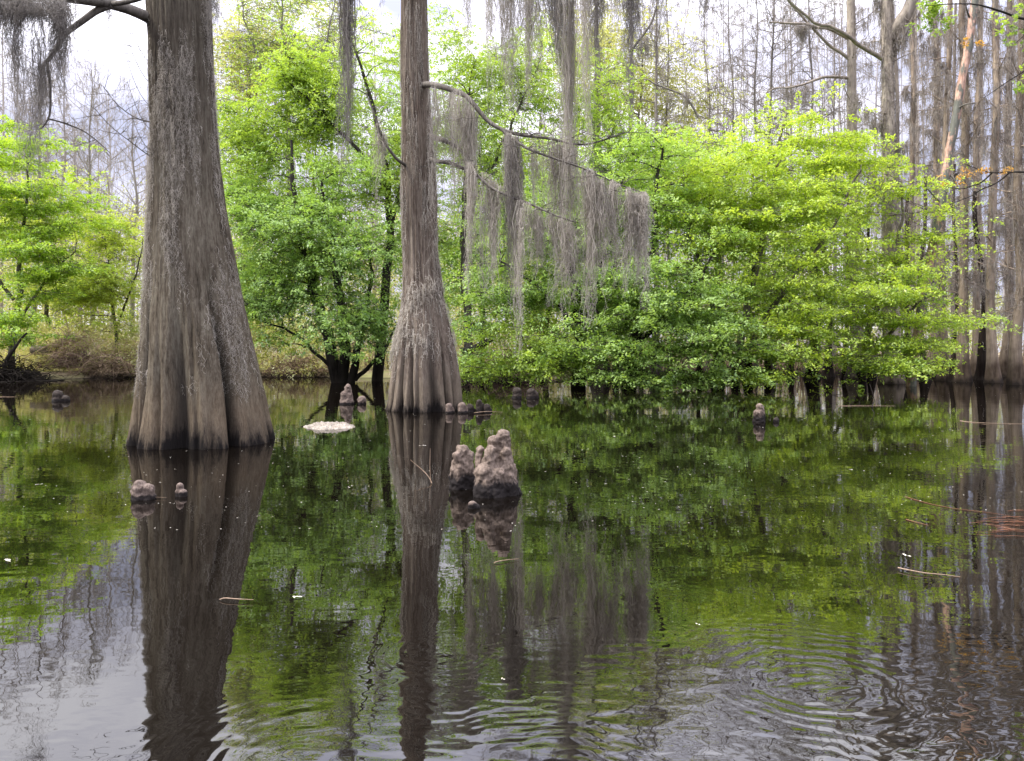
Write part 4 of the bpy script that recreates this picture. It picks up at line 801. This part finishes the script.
# leaning snag
YS = 32.3
r_ = np.random.default_rng(9)
t = thing('leaning_snag', 'leaning reddish dead trunk with peeling bark and dark patches, at the right', 'tree', at(912, 389, YS) * np.array([1, 1, 0]))
P = wob([at(910, 392, YS), at(916, 350, YS), at(925, 290, YS), at(935, 236, YS), at(945, 180, YS), at(957, 110, YS), at(966, 60, YS), at(974, 5, YS), at(980, -40, YS)], 60, .06, 3)
m, nt, out = newmat('peeling_snag_bark')
n1 = noise(nt, coords(nt, (1, 1, .5)), 1.5, 5, .7); n2 = noise(nt, coords(nt, (1, 1, .15)), 16, 4, .6)
c = ramp(nt, n2, [(.35, (.27, .16, .115)), (.65, (.62, .41, .31))])
c = mixc(nt, ramp(nt, n1, [(.47, (0, 0, 0)), (.54, (1, 1, 1))]), c, mixc(nt, n2, (.05, .05, .04), (.24, .24, .20)))
bsdf(nt, out, c, .9, bump(nt, n2, .8, .03), .1)
tb = Tubes(); tb.add(P, np.linspace(.205, .15, 60) * (1 + .08 * r_.normal(size=60)), 12, .5); tb.build('trunk', m, t)
tb = Limbs()
for a in ([(948, 172, YS), (955, 178, YS - .3), (960, 190, YS - .4)], [(957, 110, YS), (966, 104, YS - .4), (978, 103, YS - .6)], [(942, 205, YS), (925, 185, YS - .3), (912, 190, YS - .5)], [(972, 20, YS), (966, 10, YS - .2), (962, -8, YS - .3)]):
    limb(tb, a, .05, .015, 10, .04, int(a[0][1]), 5, .3)
tb.build('branch_stub', M['limb'], t)

# overhanging dark branch with russet sprigs (reaches in from a trunk past the right edge)
YO = 20.
t = thing('overhanging_tree', 'dark crooked branch with orange and fresh green sprigs reaching in at the right edge', 'tree', at(1085, 400, YO) * np.array([1, 1, 0]))
tb = Tubes(); tb.add(wob([at(1085, 410, YO), at(1082, 300, YO), at(1080, 160, YO), at(1074, 20, YO), at(1070, -120, YO)], 30, .1, 4), np.linspace(.34, .16, 30), 12); tb.build('trunk', M['cyp_far_grey'], t)
tb = Limbs()
for pts, r0 in (([(1080, 180, YO), (1050, 172, YO - .3), (1010, 172, YO - .5), (985, 174, YO - .6), (975, 168, YO - .6), (966, 164, YO - .6)], .05), ([(992, 173, YO - .6), (980, 184, YO - .6), (962, 190, YO - .7), (948, 188, YO - .7)], .022), ([(1010, 172, YO - .5), (995, 184, YO - .5), (980, 190, YO - .6), (975, 196, YO - .6), (950, 205, YO - .7)], .022),
                ([(1078, 90, YO), (1040, 60, YO - .5), (1010, 80, YO - .8), (985, 98, YO - .9)], .035), ([(1076, 20, YO), (1030, 20, YO - .6), (990, 8, YO - 1.2), (950, 2, YO - 1.6), (928, 6, YO - 1.7)], .05), ([(1030, 20, YO - .6), (1024, 35, YO - .6), (1015, 42, YO - .6)], .02)):
    Pq = limb(tb, pts, r0, .007, 18, .05, int(pts[0][1]), 6, .25); twigs(tb, Pq, 12, .35, .005, int(pts[0][1]) + 3)
tb.build('branch', M['dark_bark'], t)
g = np.random.default_rng(21)
C = np.concatenate([np.array([at(px + g.normal(0, 5), py + g.normal(0, 3), YO - .7) for _ in range(n)]) for px, py, n in ((968, 172, 6), (950, 180, 4), (985, 168, 4), (1008, 170, 4), (965, 42, 3), (985, 42, 3))])
nn = g.normal(0, .4, C.shape) + np.array([0, 0, 1]); nn /= np.linalg.norm(nn, axis=1)[:, None]
V, Q, T = leaf_cloud(C, nn, .07, g, 14, .13, .03, tint=g.random(len(C))); obj('russet_leaves', V, Q, M['leaf_orange'], t, tint=T, smooth=False)
C = np.concatenate([np.array([at(px + g.normal(0, 7), py + g.normal(0, 6), YO - 1.4) for _ in range(n)]) for px, py, n in ((934, 8, 14), (940, 18, 8), (928, 30, 4), (1015, 36, 8), (1010, 12, 6), (1022, 75, 5))])
nn = g.normal(0, .4, C.shape) + np.array([0, 0, 1]); nn /= np.linalg.norm(nn, axis=1)[:, None]
V, Q, T = leaf_cloud(C, nn, .11, g, 16, .17, .04, tint=g.random(len(C))); obj('green_leaves', V, Q, M['leaf_lime'], t, tint=T, smooth=False)

# ------------------------------------------------------------------ undergrowth and far wood (nobody could count it)
g = np.random.default_rng(31)
tb = Tubes()
def in_bank(px, Y): return (px - CX) / F * Y
for _ in range(900):       # thin dead stems on the banks
    px = g.choice([g.uniform(-60, 150), g.uniform(235, 420), g.uniform(430, 600)], p=[.42, .36, .22]); Y = g.uniform(46, 60)
    x = in_bank(px, Y); h = g.uniform(.6, 3.2); d = g.normal(0, .25, 2)
    tb.add(np.array([[x, Y, .1], [x + d[0] * h * .5, Y + d[1] * h * .5, h * .55], [x + d[0] * h * 1.3, Y + d[1] * h, h]]), [.03, .022, .01], 3, g.random())
    for _ in range(4):
        z0 = h * g.uniform(.3, .95); dd = g.normal(0, .6, 3); tb.add(np.array([[x + d[0] * z0 * .9, Y, z0], [x + d[0] * z0 + dd[0] * .4, Y + dd[1] * .4, z0 + abs(dd[2]) * .4]]), [.012, .006], 3, g.random())
for _ in range(900):
    px = g.uniform(590, 1060); Y = g.uniform(47, 66); x = (px - CX) / F * Y; h = g.uniform(.5, 2.6) * (1.5 if g.random() < .2 else 1); d = g.normal(0, .22, 2)
    tb.add(np.array([[x, Y, -.2], [x + d[0] * h * .5, Y + d[1] * h * .5, h * .55], [x + d[0] * h * 1.3, Y + d[1] * h, h]]), [.05, .035, .015], 3, g.random() * .5)
    for _ in range(5):
        z0 = h * g.uniform(.1, .95); dd = g.normal(0, .8, 3); tb.add(np.array([[x + d[0] * z0 * .9, Y, z0], [x + d[0] * z0 + dd[0] * .6, Y + dd[1] * .6, z0 + abs(dd[2]) * .3]]), [.02, .008], 3, g.random() * .5)
tag(tb.build('undergrowth', M['brush'], None, (0, 48, 0)), 'tangle of thin dead stems covering the far bank', 'undergrowth', kind='stuff')
n = 4200
px = np.where(g.random(n) < .55, g.uniform(-80, 160, n), g.uniform(230, 620, n)); Y = np.where(px < 330, 43 + 17 * g.random(n) ** 1.3, g.uniform(46, 62, n))
C = np.stack([(px - CX) / F * Y, Y, .25 + 3.2 * g.random(n) ** 1.6], 1)
nn = g.normal(0, .5, C.shape) + np.array([0, 0, 1]); nn /= np.linalg.norm(nn, axis=1)[:, None]
V, Q, T = leaf_cloud(C, nn, .15, g, 22, .55, .12, tint=np.clip(.5 + .5 * fbm(C * .4, 2, 3), 0, 1))
tag(obj('bank_foliage', V, Q, M['leaf_pale'], None, (0, 50, 0), T, False), 'pale yellow-green low growth covering the far bank', 'undergrowth', kind='stuff')

tb = Tubes()
for _ in range(330):       # far wood
    Y = g.uniform(70, 105); px = g.uniform(-160, 1200); x = (px - CX) / F * Y
    ytop = np.interp(px, [-160, 0, 80, 150, 260, 420, 620, 860, 950, 1200], [110, 130, 190, 180, 150, 140, 120, 70, -20, -20]) + g.normal(0, 50); h = CAMH + (HY - ytop) * Y / F
    if h < 2 or (px > 870 and g.random() < .5): continue
    P = wob([[x, Y, -.5], [x + g.normal(0, .3), Y, h * .5], [x + g.normal(0, .6), Y, h]], 8, .15, int(g.integers(9999))); R = g.uniform(.04, .13) * (1.1 if px > 860 else 1); tb.add(P, np.linspace(R, R * .35, 8), 5, g.random())
    for _ in range(26):
        i0 = g.integers(2, 8); L = g.uniform(.8, 3.6); d = g.normal(0, 1, 3); d[2] = abs(d[2]) * .8 + .2; d /= np.linalg.norm(d)
        B = P[i0] + d * L * np.linspace(0, 1, 4)[:, None] + g.normal(0, .1, (4, 3)); tb.add(B, [.035, .03, .024, .014], 3, g.random())
        for _ in range(3):
            d2 = d + g.normal(0, .7, 3); b0 = B[g.integers(1, 4)]; tb.add(np.array([b0, b0 + d2 * L * .35]), [.018, .010], 3, g.random())
tag(tb.build('distant_wood', M['hazy'], None, (0, 85, 0)), 'hazy mass of bare trees filling the wood beyond the pond', 'wood', kind='stuff')
n = 15000
px = g.uniform(-160, 1000, n); Y = g.uniform(58, 100, n)
ytop = np.interp(px, [-160, 0, 80, 150, 260, 420, 620, 860, 1000], [190, 200, 215, 200, 200, 220, 230, 240, 290])
pyy = ytop + (352 - ytop) * g.random(n) ** .8 + g.normal(0, 14, n)
C = np.stack([(px - CX) / F * Y, Y, np.maximum(.3, CAMH + (HY - pyy) * Y / F)], 1); C = C[fbm(C * .18, 3, 8) > np.where(C[:, 0] / C[:, 1] * F + CX < 640, -.25, -.05)]
nn = g.normal(0, .5, C.shape) + np.array([0, 0, 1]); nn /= np.linalg.norm(nn, axis=1)[:, None]
V, Q, T = leaf_cloud(C, nn, .26, g, 16, .9, .2, tint=np.clip(.5 + .6 * fbm(C * .12, 2, 5), 0, 1))
tag(obj('distant_foliage', V, Q, M['leaf_far'], None, (0, 80, 0), T, False), 'olive and tan budding foliage of the far wood', 'wood', kind='stuff')

# ------------------------------------------------------------------ left bank: log, vine mound, brush piles
yk = 44.
t = thing('fallen_log', 'fallen grey log lying on the left bank beside the reddish vine mound', 'log', at(55, 350, yk))
tb = Tubes(); tb.add(wob([at(33, 350, yk), at(46, 350, yk), at(60, 345, yk + .3), at(70, 335, yk + .5)], 14, .06, 2), np.linspace(.30, .2, 14), 10, .4); tb.build('stem', M['cyp_far_grey'], t)
tb = Tubes()
for _ in range(14):
    b = at(g.uniform(66, 74), g.uniform(334, 345), yk + .4); d = g.normal(0, 1, 3) * .9; tb.add(wob([b, b + d * .5, b + d + np.array([0, 0, -.3])], 6, .05, int(g.integers(999))), np.linspace(.06, .015, 6), 4, .4)
tb.build('root', M['brush'], t)
def brush(label, px, py0, py1, wpx, Y, n, mat, seed, name='brush_pile', cat='brush pile', flat=1., group='dead brush heaps on the left bank'):
    q = np.random.default_rng(seed); k = Y / F; tb = Tubes(); h = (py1 - py0) * k; zb = CAMH + (HY - py1) * k
    for _ in range(n):
        u = q.normal(0, .42) ; top = zb + h * max(.1, (1 - min(1, abs(u)) ** 1.6)) * q.uniform(.35, 1.05)
        b = np.array([(px - CX + u * wpx * .5) * k, Y + q.normal(0, .6), max(zb, zb + (top - zb) * q.uniform(0, .9))]); a = q.uniform(0, 2 * PI); L = q.uniform(.4, 1.5) * min(1, h)
        d = np.array([math.cos(a), math.sin(a), q.normal(.25, .5) * flat]); s = np.linspace(0, 1, 6)[:, None]
        P = b + d * L * s + np.array([0, 0, -1.1 * L]) * s ** 2 * q.uniform(.2, 1) + q.normal(0, .04, (6, 3)); P[:, 2] = np.maximum(P[:, 2], max(zb - .1, .02))
        tb.add(P, np.linspace(q.uniform(.012, .035), .008, 6), 3, q.random())
    return tag(tb.build(name, M[mat], None, at(px, py1, Y)), label, cat, group)
brush('mound of reddish dead vines over the end of the fallen log', 76, 322, 366, 62, yk, 650, 'brush_pink', 1, 'vine_mound', 'vine mound')
brush('brown brush heap at the water beside the massive cypress', 108, 346, 376, 74, 43, 520, 'brush', 2)
brush('pale tan brush heap behind the brown one on the left bank', 128, 332, 364, 70, 47, 500, 'brush_pink', 4)
brush('black tangled brush pile in the water at the left edge', 12, 352, 385, 70, 38, 800, 'dark_bark', 3)
brush('low tan brush under the dense green tree right of the massive cypress', 300, 352, 378, 110, 45, 700, 'brush', 5)
brush('tan dead brush at the water right of the slim cypress', 505, 348, 386, 90, 38, 900, 'brush_pink', 6)
o = Tubes(); o.add(wob([at(4, 374, 37.5), at(9, 356, 37.5), at(18, 342, 37.5), at(27, 334, 37.5)], 12, .08, 2), np.linspace(.12, .05, 12), 7, .3); o.add(wob([at(15, 346, 37.5), at(13, 338, 37.5)], 4, .02, 3), [.05, .03, .03, .02], 5, .3)
tag(o.build('dead_branch', M['dark_bark'], None, at(4, 374, 37.5)), 'black dead branch pointing up out of the brush at the left edge', 'branch')
o = Tubes(); o.add(wob([at(462, 352, 36), at(474, 349, 36), at(484, 343, 36), at(492, 339, 36)], 10, .05, 2), np.linspace(.2, .12, 10), 8, .3)
tag(o.build('broken_log', M['dark_bark'], None, at(462, 352, 36)), 'short black broken log behind the right side of the slim cypress', 'log')

# ------------------------------------------------------------------ cypress knees
tex1 = bpy.data.textures.new('knee_lumps', 'CLOUDS'); tex1.noise_scale = .13; tex1.noise_depth = 2
tex2 = bpy.data.textures.new('knee_grain', 'CLOUDS'); tex2.noise_scale = .05; tex2.noise_depth = 3
GK = 'cypress knees standing in the water'
def knee(label, px, py, lumps, mat='knee', vox=.010, s1=.06, s2=.034, name='cypress_knee', group=GK, yadd=0.):
    """lumps: (px, py_top, dY, r_top_px, r_base_px): rounded knobs on widening stalks, fused into one woody body"""
    Y = depth(py); k = Y / F; x0 = (px - CX) * k; V = []; Q = []; n = 0
    for (lx, lt, dY, rt, rb) in lumps:
        zt = (py - lt) * k; cx, cy = (lx - px) * k, dY; rt, rb = rt * k, rb * k
        prof = []
        for a in np.linspace(PI / 2, -.35, 9): prof.append((rt * math.cos(a), zt - rt + rt * math.sin(a)))
        zn = prof[-1][1]; rn = prof[-1][0]
        for s in np.linspace(.12, 1, 10): prof.append((rn * .93 + (rb - rn * .93) * s ** .9, zn + (-.14 - zn) * s))
        prof.append((.001, -.15))
        prof[0] = (.001, zt); prof = np.array(prof); m = 16; a = np.arange(m) / m * 2 * PI
        ring = np.stack([cx + prof[:, :1] * np.cos(a), cy + prof[:, :1] * np.sin(a), np.repeat(prof[:, 1:], m, 1)], -1)
        i = np.arange(len(prof) - 1)[:, None] * m; j = np.arange(m)[None]; j2 = (j + 1) % m
        Q.append(np.stack([i + j, i + m + j, i + m + j2, i + j2], -1).reshape(-1, 4) + n); V.append(ring.reshape(-1, 3)); n += len(prof) * m
    o = obj(name, np.concatenate(V) + np.array([x0, Y, 0]), np.concatenate(Q), M[mat], None, (x0, Y, 0))
    rm = o.modifiers.new('fuse', 'REMESH'); rm.mode = 'VOXEL'; rm.voxel_size = vox; rm.use_smooth_shade = True
    sm = o.modifiers.new('soften', 'SMOOTH'); sm.iterations = 1; sm.factor = .5
    for tx, st in ((tex1, s1), (tex2, s2)):
        d = o.modifiers.new('bark', 'DISPLACE'); d.texture = tx; d.strength = st; d.mid_level = .5; d.texture_coords = 'LOCAL'
    return tag(o, label, 'cypress knee', group)
knee('largest cluster of fused pinkish knees with four rounded heads in the open water', 494, 494, [(503, 430, .10, 7.5, 13), (493, 436, .05, 6.5, 13), (490.5, 444, -.06, 6.5, 14), (480, 447, .02, 3.5, 8), (486, 462, -.10, 10, 15), (496, 466, -.10, 9, 14), (506, 446, .0, 6.5, 15), (511, 462, .02, 6, 13)])
knee('shorter knee with lumpy top touching the left side of the largest knee cluster', 461, 488, [(462, 444, .02, 6.5, 11), (459, 450, -.02, 6, 10), (468, 451, .03, 5, 10), (456, 458, -.02, 5, 8)])
knee('tiny rounded knee tip just breaking the water in front of the largest cluster', 473, 508, [(472, 501, 0, 4.5, 7), (477, 504, 0, 3, 5)], vox=.008, s1=.02, s2=.01, mat='knee_small')
knee('squat knobbly knee lump in front of the massive cypress, left of a smaller one', 143, 499, [(140, 481, 0, 7, 11), (149, 484, 0, 6, 9), (136, 488, 0, 5, 7)], s1=.04, mat='knee_small')
knee('small two-headed knee in the reflection of the massive cypress', 182, 496, [(180, 483, 0, 3.5, 5), (184, 489, -.02, 4, 6), (178, 489, 0, 3, 4)], vox=.009, s1=.02, s2=.01, mat='knee_small')
knee('conical grey knee standing alone left of the slim cypress base', 348, 404, [(348, 384, 0, 3.5, 7), (345, 391, -.03, 4, 6)], vox=.018, mat='knee_small')
knee('small round knee beside the conical grey knee', 362, 404, [(362, 396, 0, 4.5, 5)], vox=.016, mat='knee_small')
knee('upright pale-topped knee with black foot in the open water at right', 760, 422, [(760, 403, 0, 4, 6), (757, 409, -.02, 4, 5)], vox=.014)
knee('low black lump in the water beside the upright pale-topped knee', 776, 422, [(776, 417.5, 0, 3, 4)], 'knee_dark', vox=.014, s1=.03)
knee('dark rounded stump lump with pale top in the far left water', 60, 401, [(58, 390, 0, 5, 7), (66, 395, 0, 4, 5)], 'knee_dark', vox=.025)
for kx, kt, kr, mt, lab in ((449, 403, 3.4, 'knee', 'brown knee tip at the right foot of the slim cypress, nearest its trunk'), (462, 402, 4, 'knee', 'round brown knee at the foot of the slim cypress, second out from its trunk'), (470, 404, 4, 'knee_dark', 'black knee third out from the slim cypress foot'), (479, 399, 3, 'knee_dark', 'pointed black knee fourth out from the slim cypress foot'), (487, 404, 3.5, 'knee_dark', 'outermost black knee of the row at the slim cypress foot')):
    knee(lab, kx, 413 if mt == 'knee' else 412, [(kx, kt, 0, kr, kr * 1.3), (kx + 3, kt + 4, .05, kr * .7, kr)], mt if mt != 'knee' else 'knee_small', vox=.018, s1=.04)
knee('black knee left of its twin under the tip of the long moss streamer', 517, 398, [(517, 387, 0, 4.5, 6)], 'knee_dark', vox=.025)
knee('black knee right of its twin near the tip of the long moss streamer', 531, 398, [(531, 388, 0, 4.5, 6), (536, 391, 0, 3, 4)], 'knee_dark', vox=.025)

# pale floating clump
Y = depth(427); k = Y / F; nr_, na = 44, 180
a = np.linspace(0, 2 * PI, na, endpoint=False); rr = np.linspace(0, 1, nr_)
Rr, Aa = np.meshgrid(rr, a, indexing='ij')
edge = 1 + .10 * vnoise(np.stack([np.cos(a) * 24, np.sin(a) * 24, 0 * a], 1), 15) + .22 * vnoise(np.stack([np.cos(a) * 2.2, np.sin(a) * 2.2, 0 * a], 1), 4) + .08 * vnoise(np.stack([np.cos(a) * 9, np.sin(a) * 9, 0 * a], 1), 5)
xx = (329 - CX) * k + Rr * np.cos(Aa) * edge[None] * 27 * k; yy = Y + Rr * np.sin(Aa) * edge[None] * 27 * k * .95
hh = (1 - Rr ** 2.0) * .075 * (1 + .5 * vnoise(np.stack([xx * 4, yy * 4, 0 * xx], -1), 6)) + .07 * fbm(np.stack([xx * 13, yy * 13, 0 * xx], -1), 4, 7) * (1 - Rr ** 8) * .9 - .015 + .01
i = (np.arange(nr_ - 1)[:, None] * na); j = np.arange(na)[None]; j2 = (j + 1) % na
tag(obj('floating_clump', np.stack([xx, yy, hh], -1).reshape(-1, 3), np.stack([i + j, i + na + j, i + na + j2, i + j2], -1).reshape(-1, 4), M['mat'], None, ((329 - CX) * k, Y, 0)), 'cream-coloured fluffy clump floating between the two big cypresses', 'floating clump')

# ------------------------------------------------------------------ drift twigs, needles and leaves on the water
def stick(label, pts, r0, mat='stick', name='twig', group='drift twigs on the water', seed=0):
    tb = Tubes(); P = np.array([np.array([(px - CX) / F * depth(py), depth(py), .006 + up]) for px, py, up in pts]); P = wob(P, 10, .012, seed); P[:, 2] = np.maximum(P[:, 2], .002)
    tb.add(P, np.linspace(r0, r0 * .4, 10) * .62, 6, .45); return tag(tb.build(name, M[mat], None, P[0]), label, 'twig', group)
stick('pinkish straight twig floating right of the massive trunk reflection', [(220, 600.5, 0), (238, 602, 0), (254, 602.5, 0)], .007, seed=1)
stick('short pale twig floating below the largest knee cluster', [(494, 564, 0), (506, 562, .004), (520, 560, 0)], .007, seed=2)
stick('thin straight stick lying across the front of the squat knee lump', [(132, 500, .01), (150, 499, .012), (166, 499, .01)], .006, seed=3)
stick('pale bent twig floating at the right, with a tiny leaf', [(898, 570, .01), (912, 573, .02), (925, 575, .01), (940, 576, .015), (960, 577, 0)], .008, seed=4)
stick('long thin twig floating at the far right above the needle litter', [(905, 497, 0), (935, 506, 0), (960, 511, 0), (995, 513, 0), (1030, 522, 0)], .006, 'needle', seed=5)
stick('short russet twig floating left of the needle litter', [(906, 520, 0), (917, 523, 0), (929, 526, 0)], .008, 'needle', seed=6)
stick('thin twig rising aslant from the water left of the knee clusters', [(432, 484, 0), (424, 480, .09), (410, 476, .20)], .006, seed=7)
stick('thin upright twig standing in the water left of the shorter knee', [(431, 483, 0), (430, 482, .18), (430, 481, .38)], .006, seed=8)
stick('white twig floating far left near the black lump', [(0, 397, 0), (8, 397, 0), (17, 397, 0)], .013, seed=9)
stick('pale twig with forks floating right of the slim cypress foot', [(474, 414, .02), (487, 413, .04), (503, 413, .02)], .02, seed=10)
stick('long pale twig floating in the right distance before the grey stand', [(960, 421, 0), (985, 424, 0), (1024, 424, 0)], .013, seed=11)
stick('black forked twig sticking out under the overhanging sprays', [(872, 408, 0), (875, 406, .2), (870, 405, .6)], .03, 'dark_bark', seed=12)
stick('thin pale twig floating in the distance under the overhanging sprays', [(838, 406, 0), (865, 406, 0), (895, 406, 0)], .013, seed=13)
g = np.random.default_rng(61); tb = Tubes()
for _ in range(34):
    px, py = 1004 + g.normal(0, 17), 525 + g.normal(0, 6); Yq = depth(py); a = g.normal(-.1, .35); L = g.uniform(.04, .13)
    c_ = np.array([(px - CX) / F * Yq, Yq, .005]); d = np.array([math.cos(a), math.sin(a), 0]) * L; tb.add([c_ - d, c_ + d * .2 + np.array([0, .01, .004]), c_ + d], .0017, 4, g.random())
tag(tb.build('needle_litter', M['needle'], None, ((1003 - CX) / F * depth(527), depth(527), 0)), 'raft of russet cypress needles floating at the right edge', 'litter', kind='stuff')
m, nt, out = newmat('fallen_petal'); bsdf(nt, out, ramp(nt, noise(nt, coords(nt), 30, 2), [(.4, (.45, .40, .30)), (.6, (.72, .68, .58))]), .6)
spots = [(294, 598, .03, 'yellow fallen leaf floating right of the pinkish straight twig'), (8, 562, .04, 'white petals floating at the left edge'), (38, 485, .03, 'white petal floating in the left green reflection'), (423, 446, .05, 'white leaf floating in the slim trunk reflection'), (349, 488, .02, 'tiny white petal floating right of the small two-headed knee'), (697, 625, .012, 'lone white speck floating in the middle of the faint rings'), (502, 680, .01, 'white speck floating near the lower middle'), (905, 556, .03, 'white leaf standing on the pale bent twig'), (850, 470, .03, 'white speck floating in the right green reflection'), (615, 437, .04, 'white petal floating below the mid-green tree')]
for px, py, s, lab in spots:
    Yq = depth(py); c_ = np.array([(px - CX) / F * Yq, Yq, .006]); V = []; Q = []
    for q in range(3):
        a = g.uniform(0, 6.3); d = np.array([math.cos(a), math.sin(a), 0]); n_ = np.array([-d[1], d[0], 0]); s_q = s; s = s * (.62 if q == 0 else 1); b = c_ + d * s * .9 * q
        V += [b - d * s, b + n_ * s * .5 + [0, 0, s * .25], b + d * s + [0, 0, s * .12], b - n_ * s * .5 + [0, 0, s * .25]]; Q.append([4 * q, 4 * q + 1, 4 * q + 2, 4 * q + 3])
    tag(obj('fallen_leaf', V, Q, m, None, c_, smooth=False), lab, 'leaf', 'fallen leaves and petals on the water')
n = 900; px = g.uniform(0, 1024, n); py = 382 + 150 * g.random(n) ** 1.8; Yq = CAMH * F / (py - HY)
C = np.stack([(px - CX) / F * Yq, Yq, np.full(n, .004)], 1); a = g.uniform(0, 6.3, n); s = g.uniform(.004, .014, n) * np.minimum(2.2, Yq / 8)
d = np.stack([np.cos(a), np.sin(a), 0 * a], 1) * s[:, None]; e = np.stack([-np.sin(a), np.cos(a), 0 * a], 1) * s[:, None] * .5
tag(obj('pollen_specks', np.stack([C - d, C + e, C + d, C - e], 1).reshape(-1, 3), np.arange(4 * n).reshape(-1, 4), m, None, (0, 20, 0), smooth=False), 'fine pale specks scattered over the water', 'specks', kind='stuff')

# ------------------------------------------------------------------ render settings
scene.view_settings.view_transform = 'Standard'; scene.view_settings.look = 'None'; scene.view_settings.exposure = 0; scene.view_settings.gamma = 1
cy = scene.cycles
cy.max_bounces = 8; cy.diffuse_bounces = 5; cy.glossy_bounces = 3; cy.transmission_bounces = 4; cy.transparent_max_bounces = 4
cy.caustics_reflective = False; cy.caustics_refractive = False; cy.sample_clamp_indirect = 6
cy.use_denoising = True
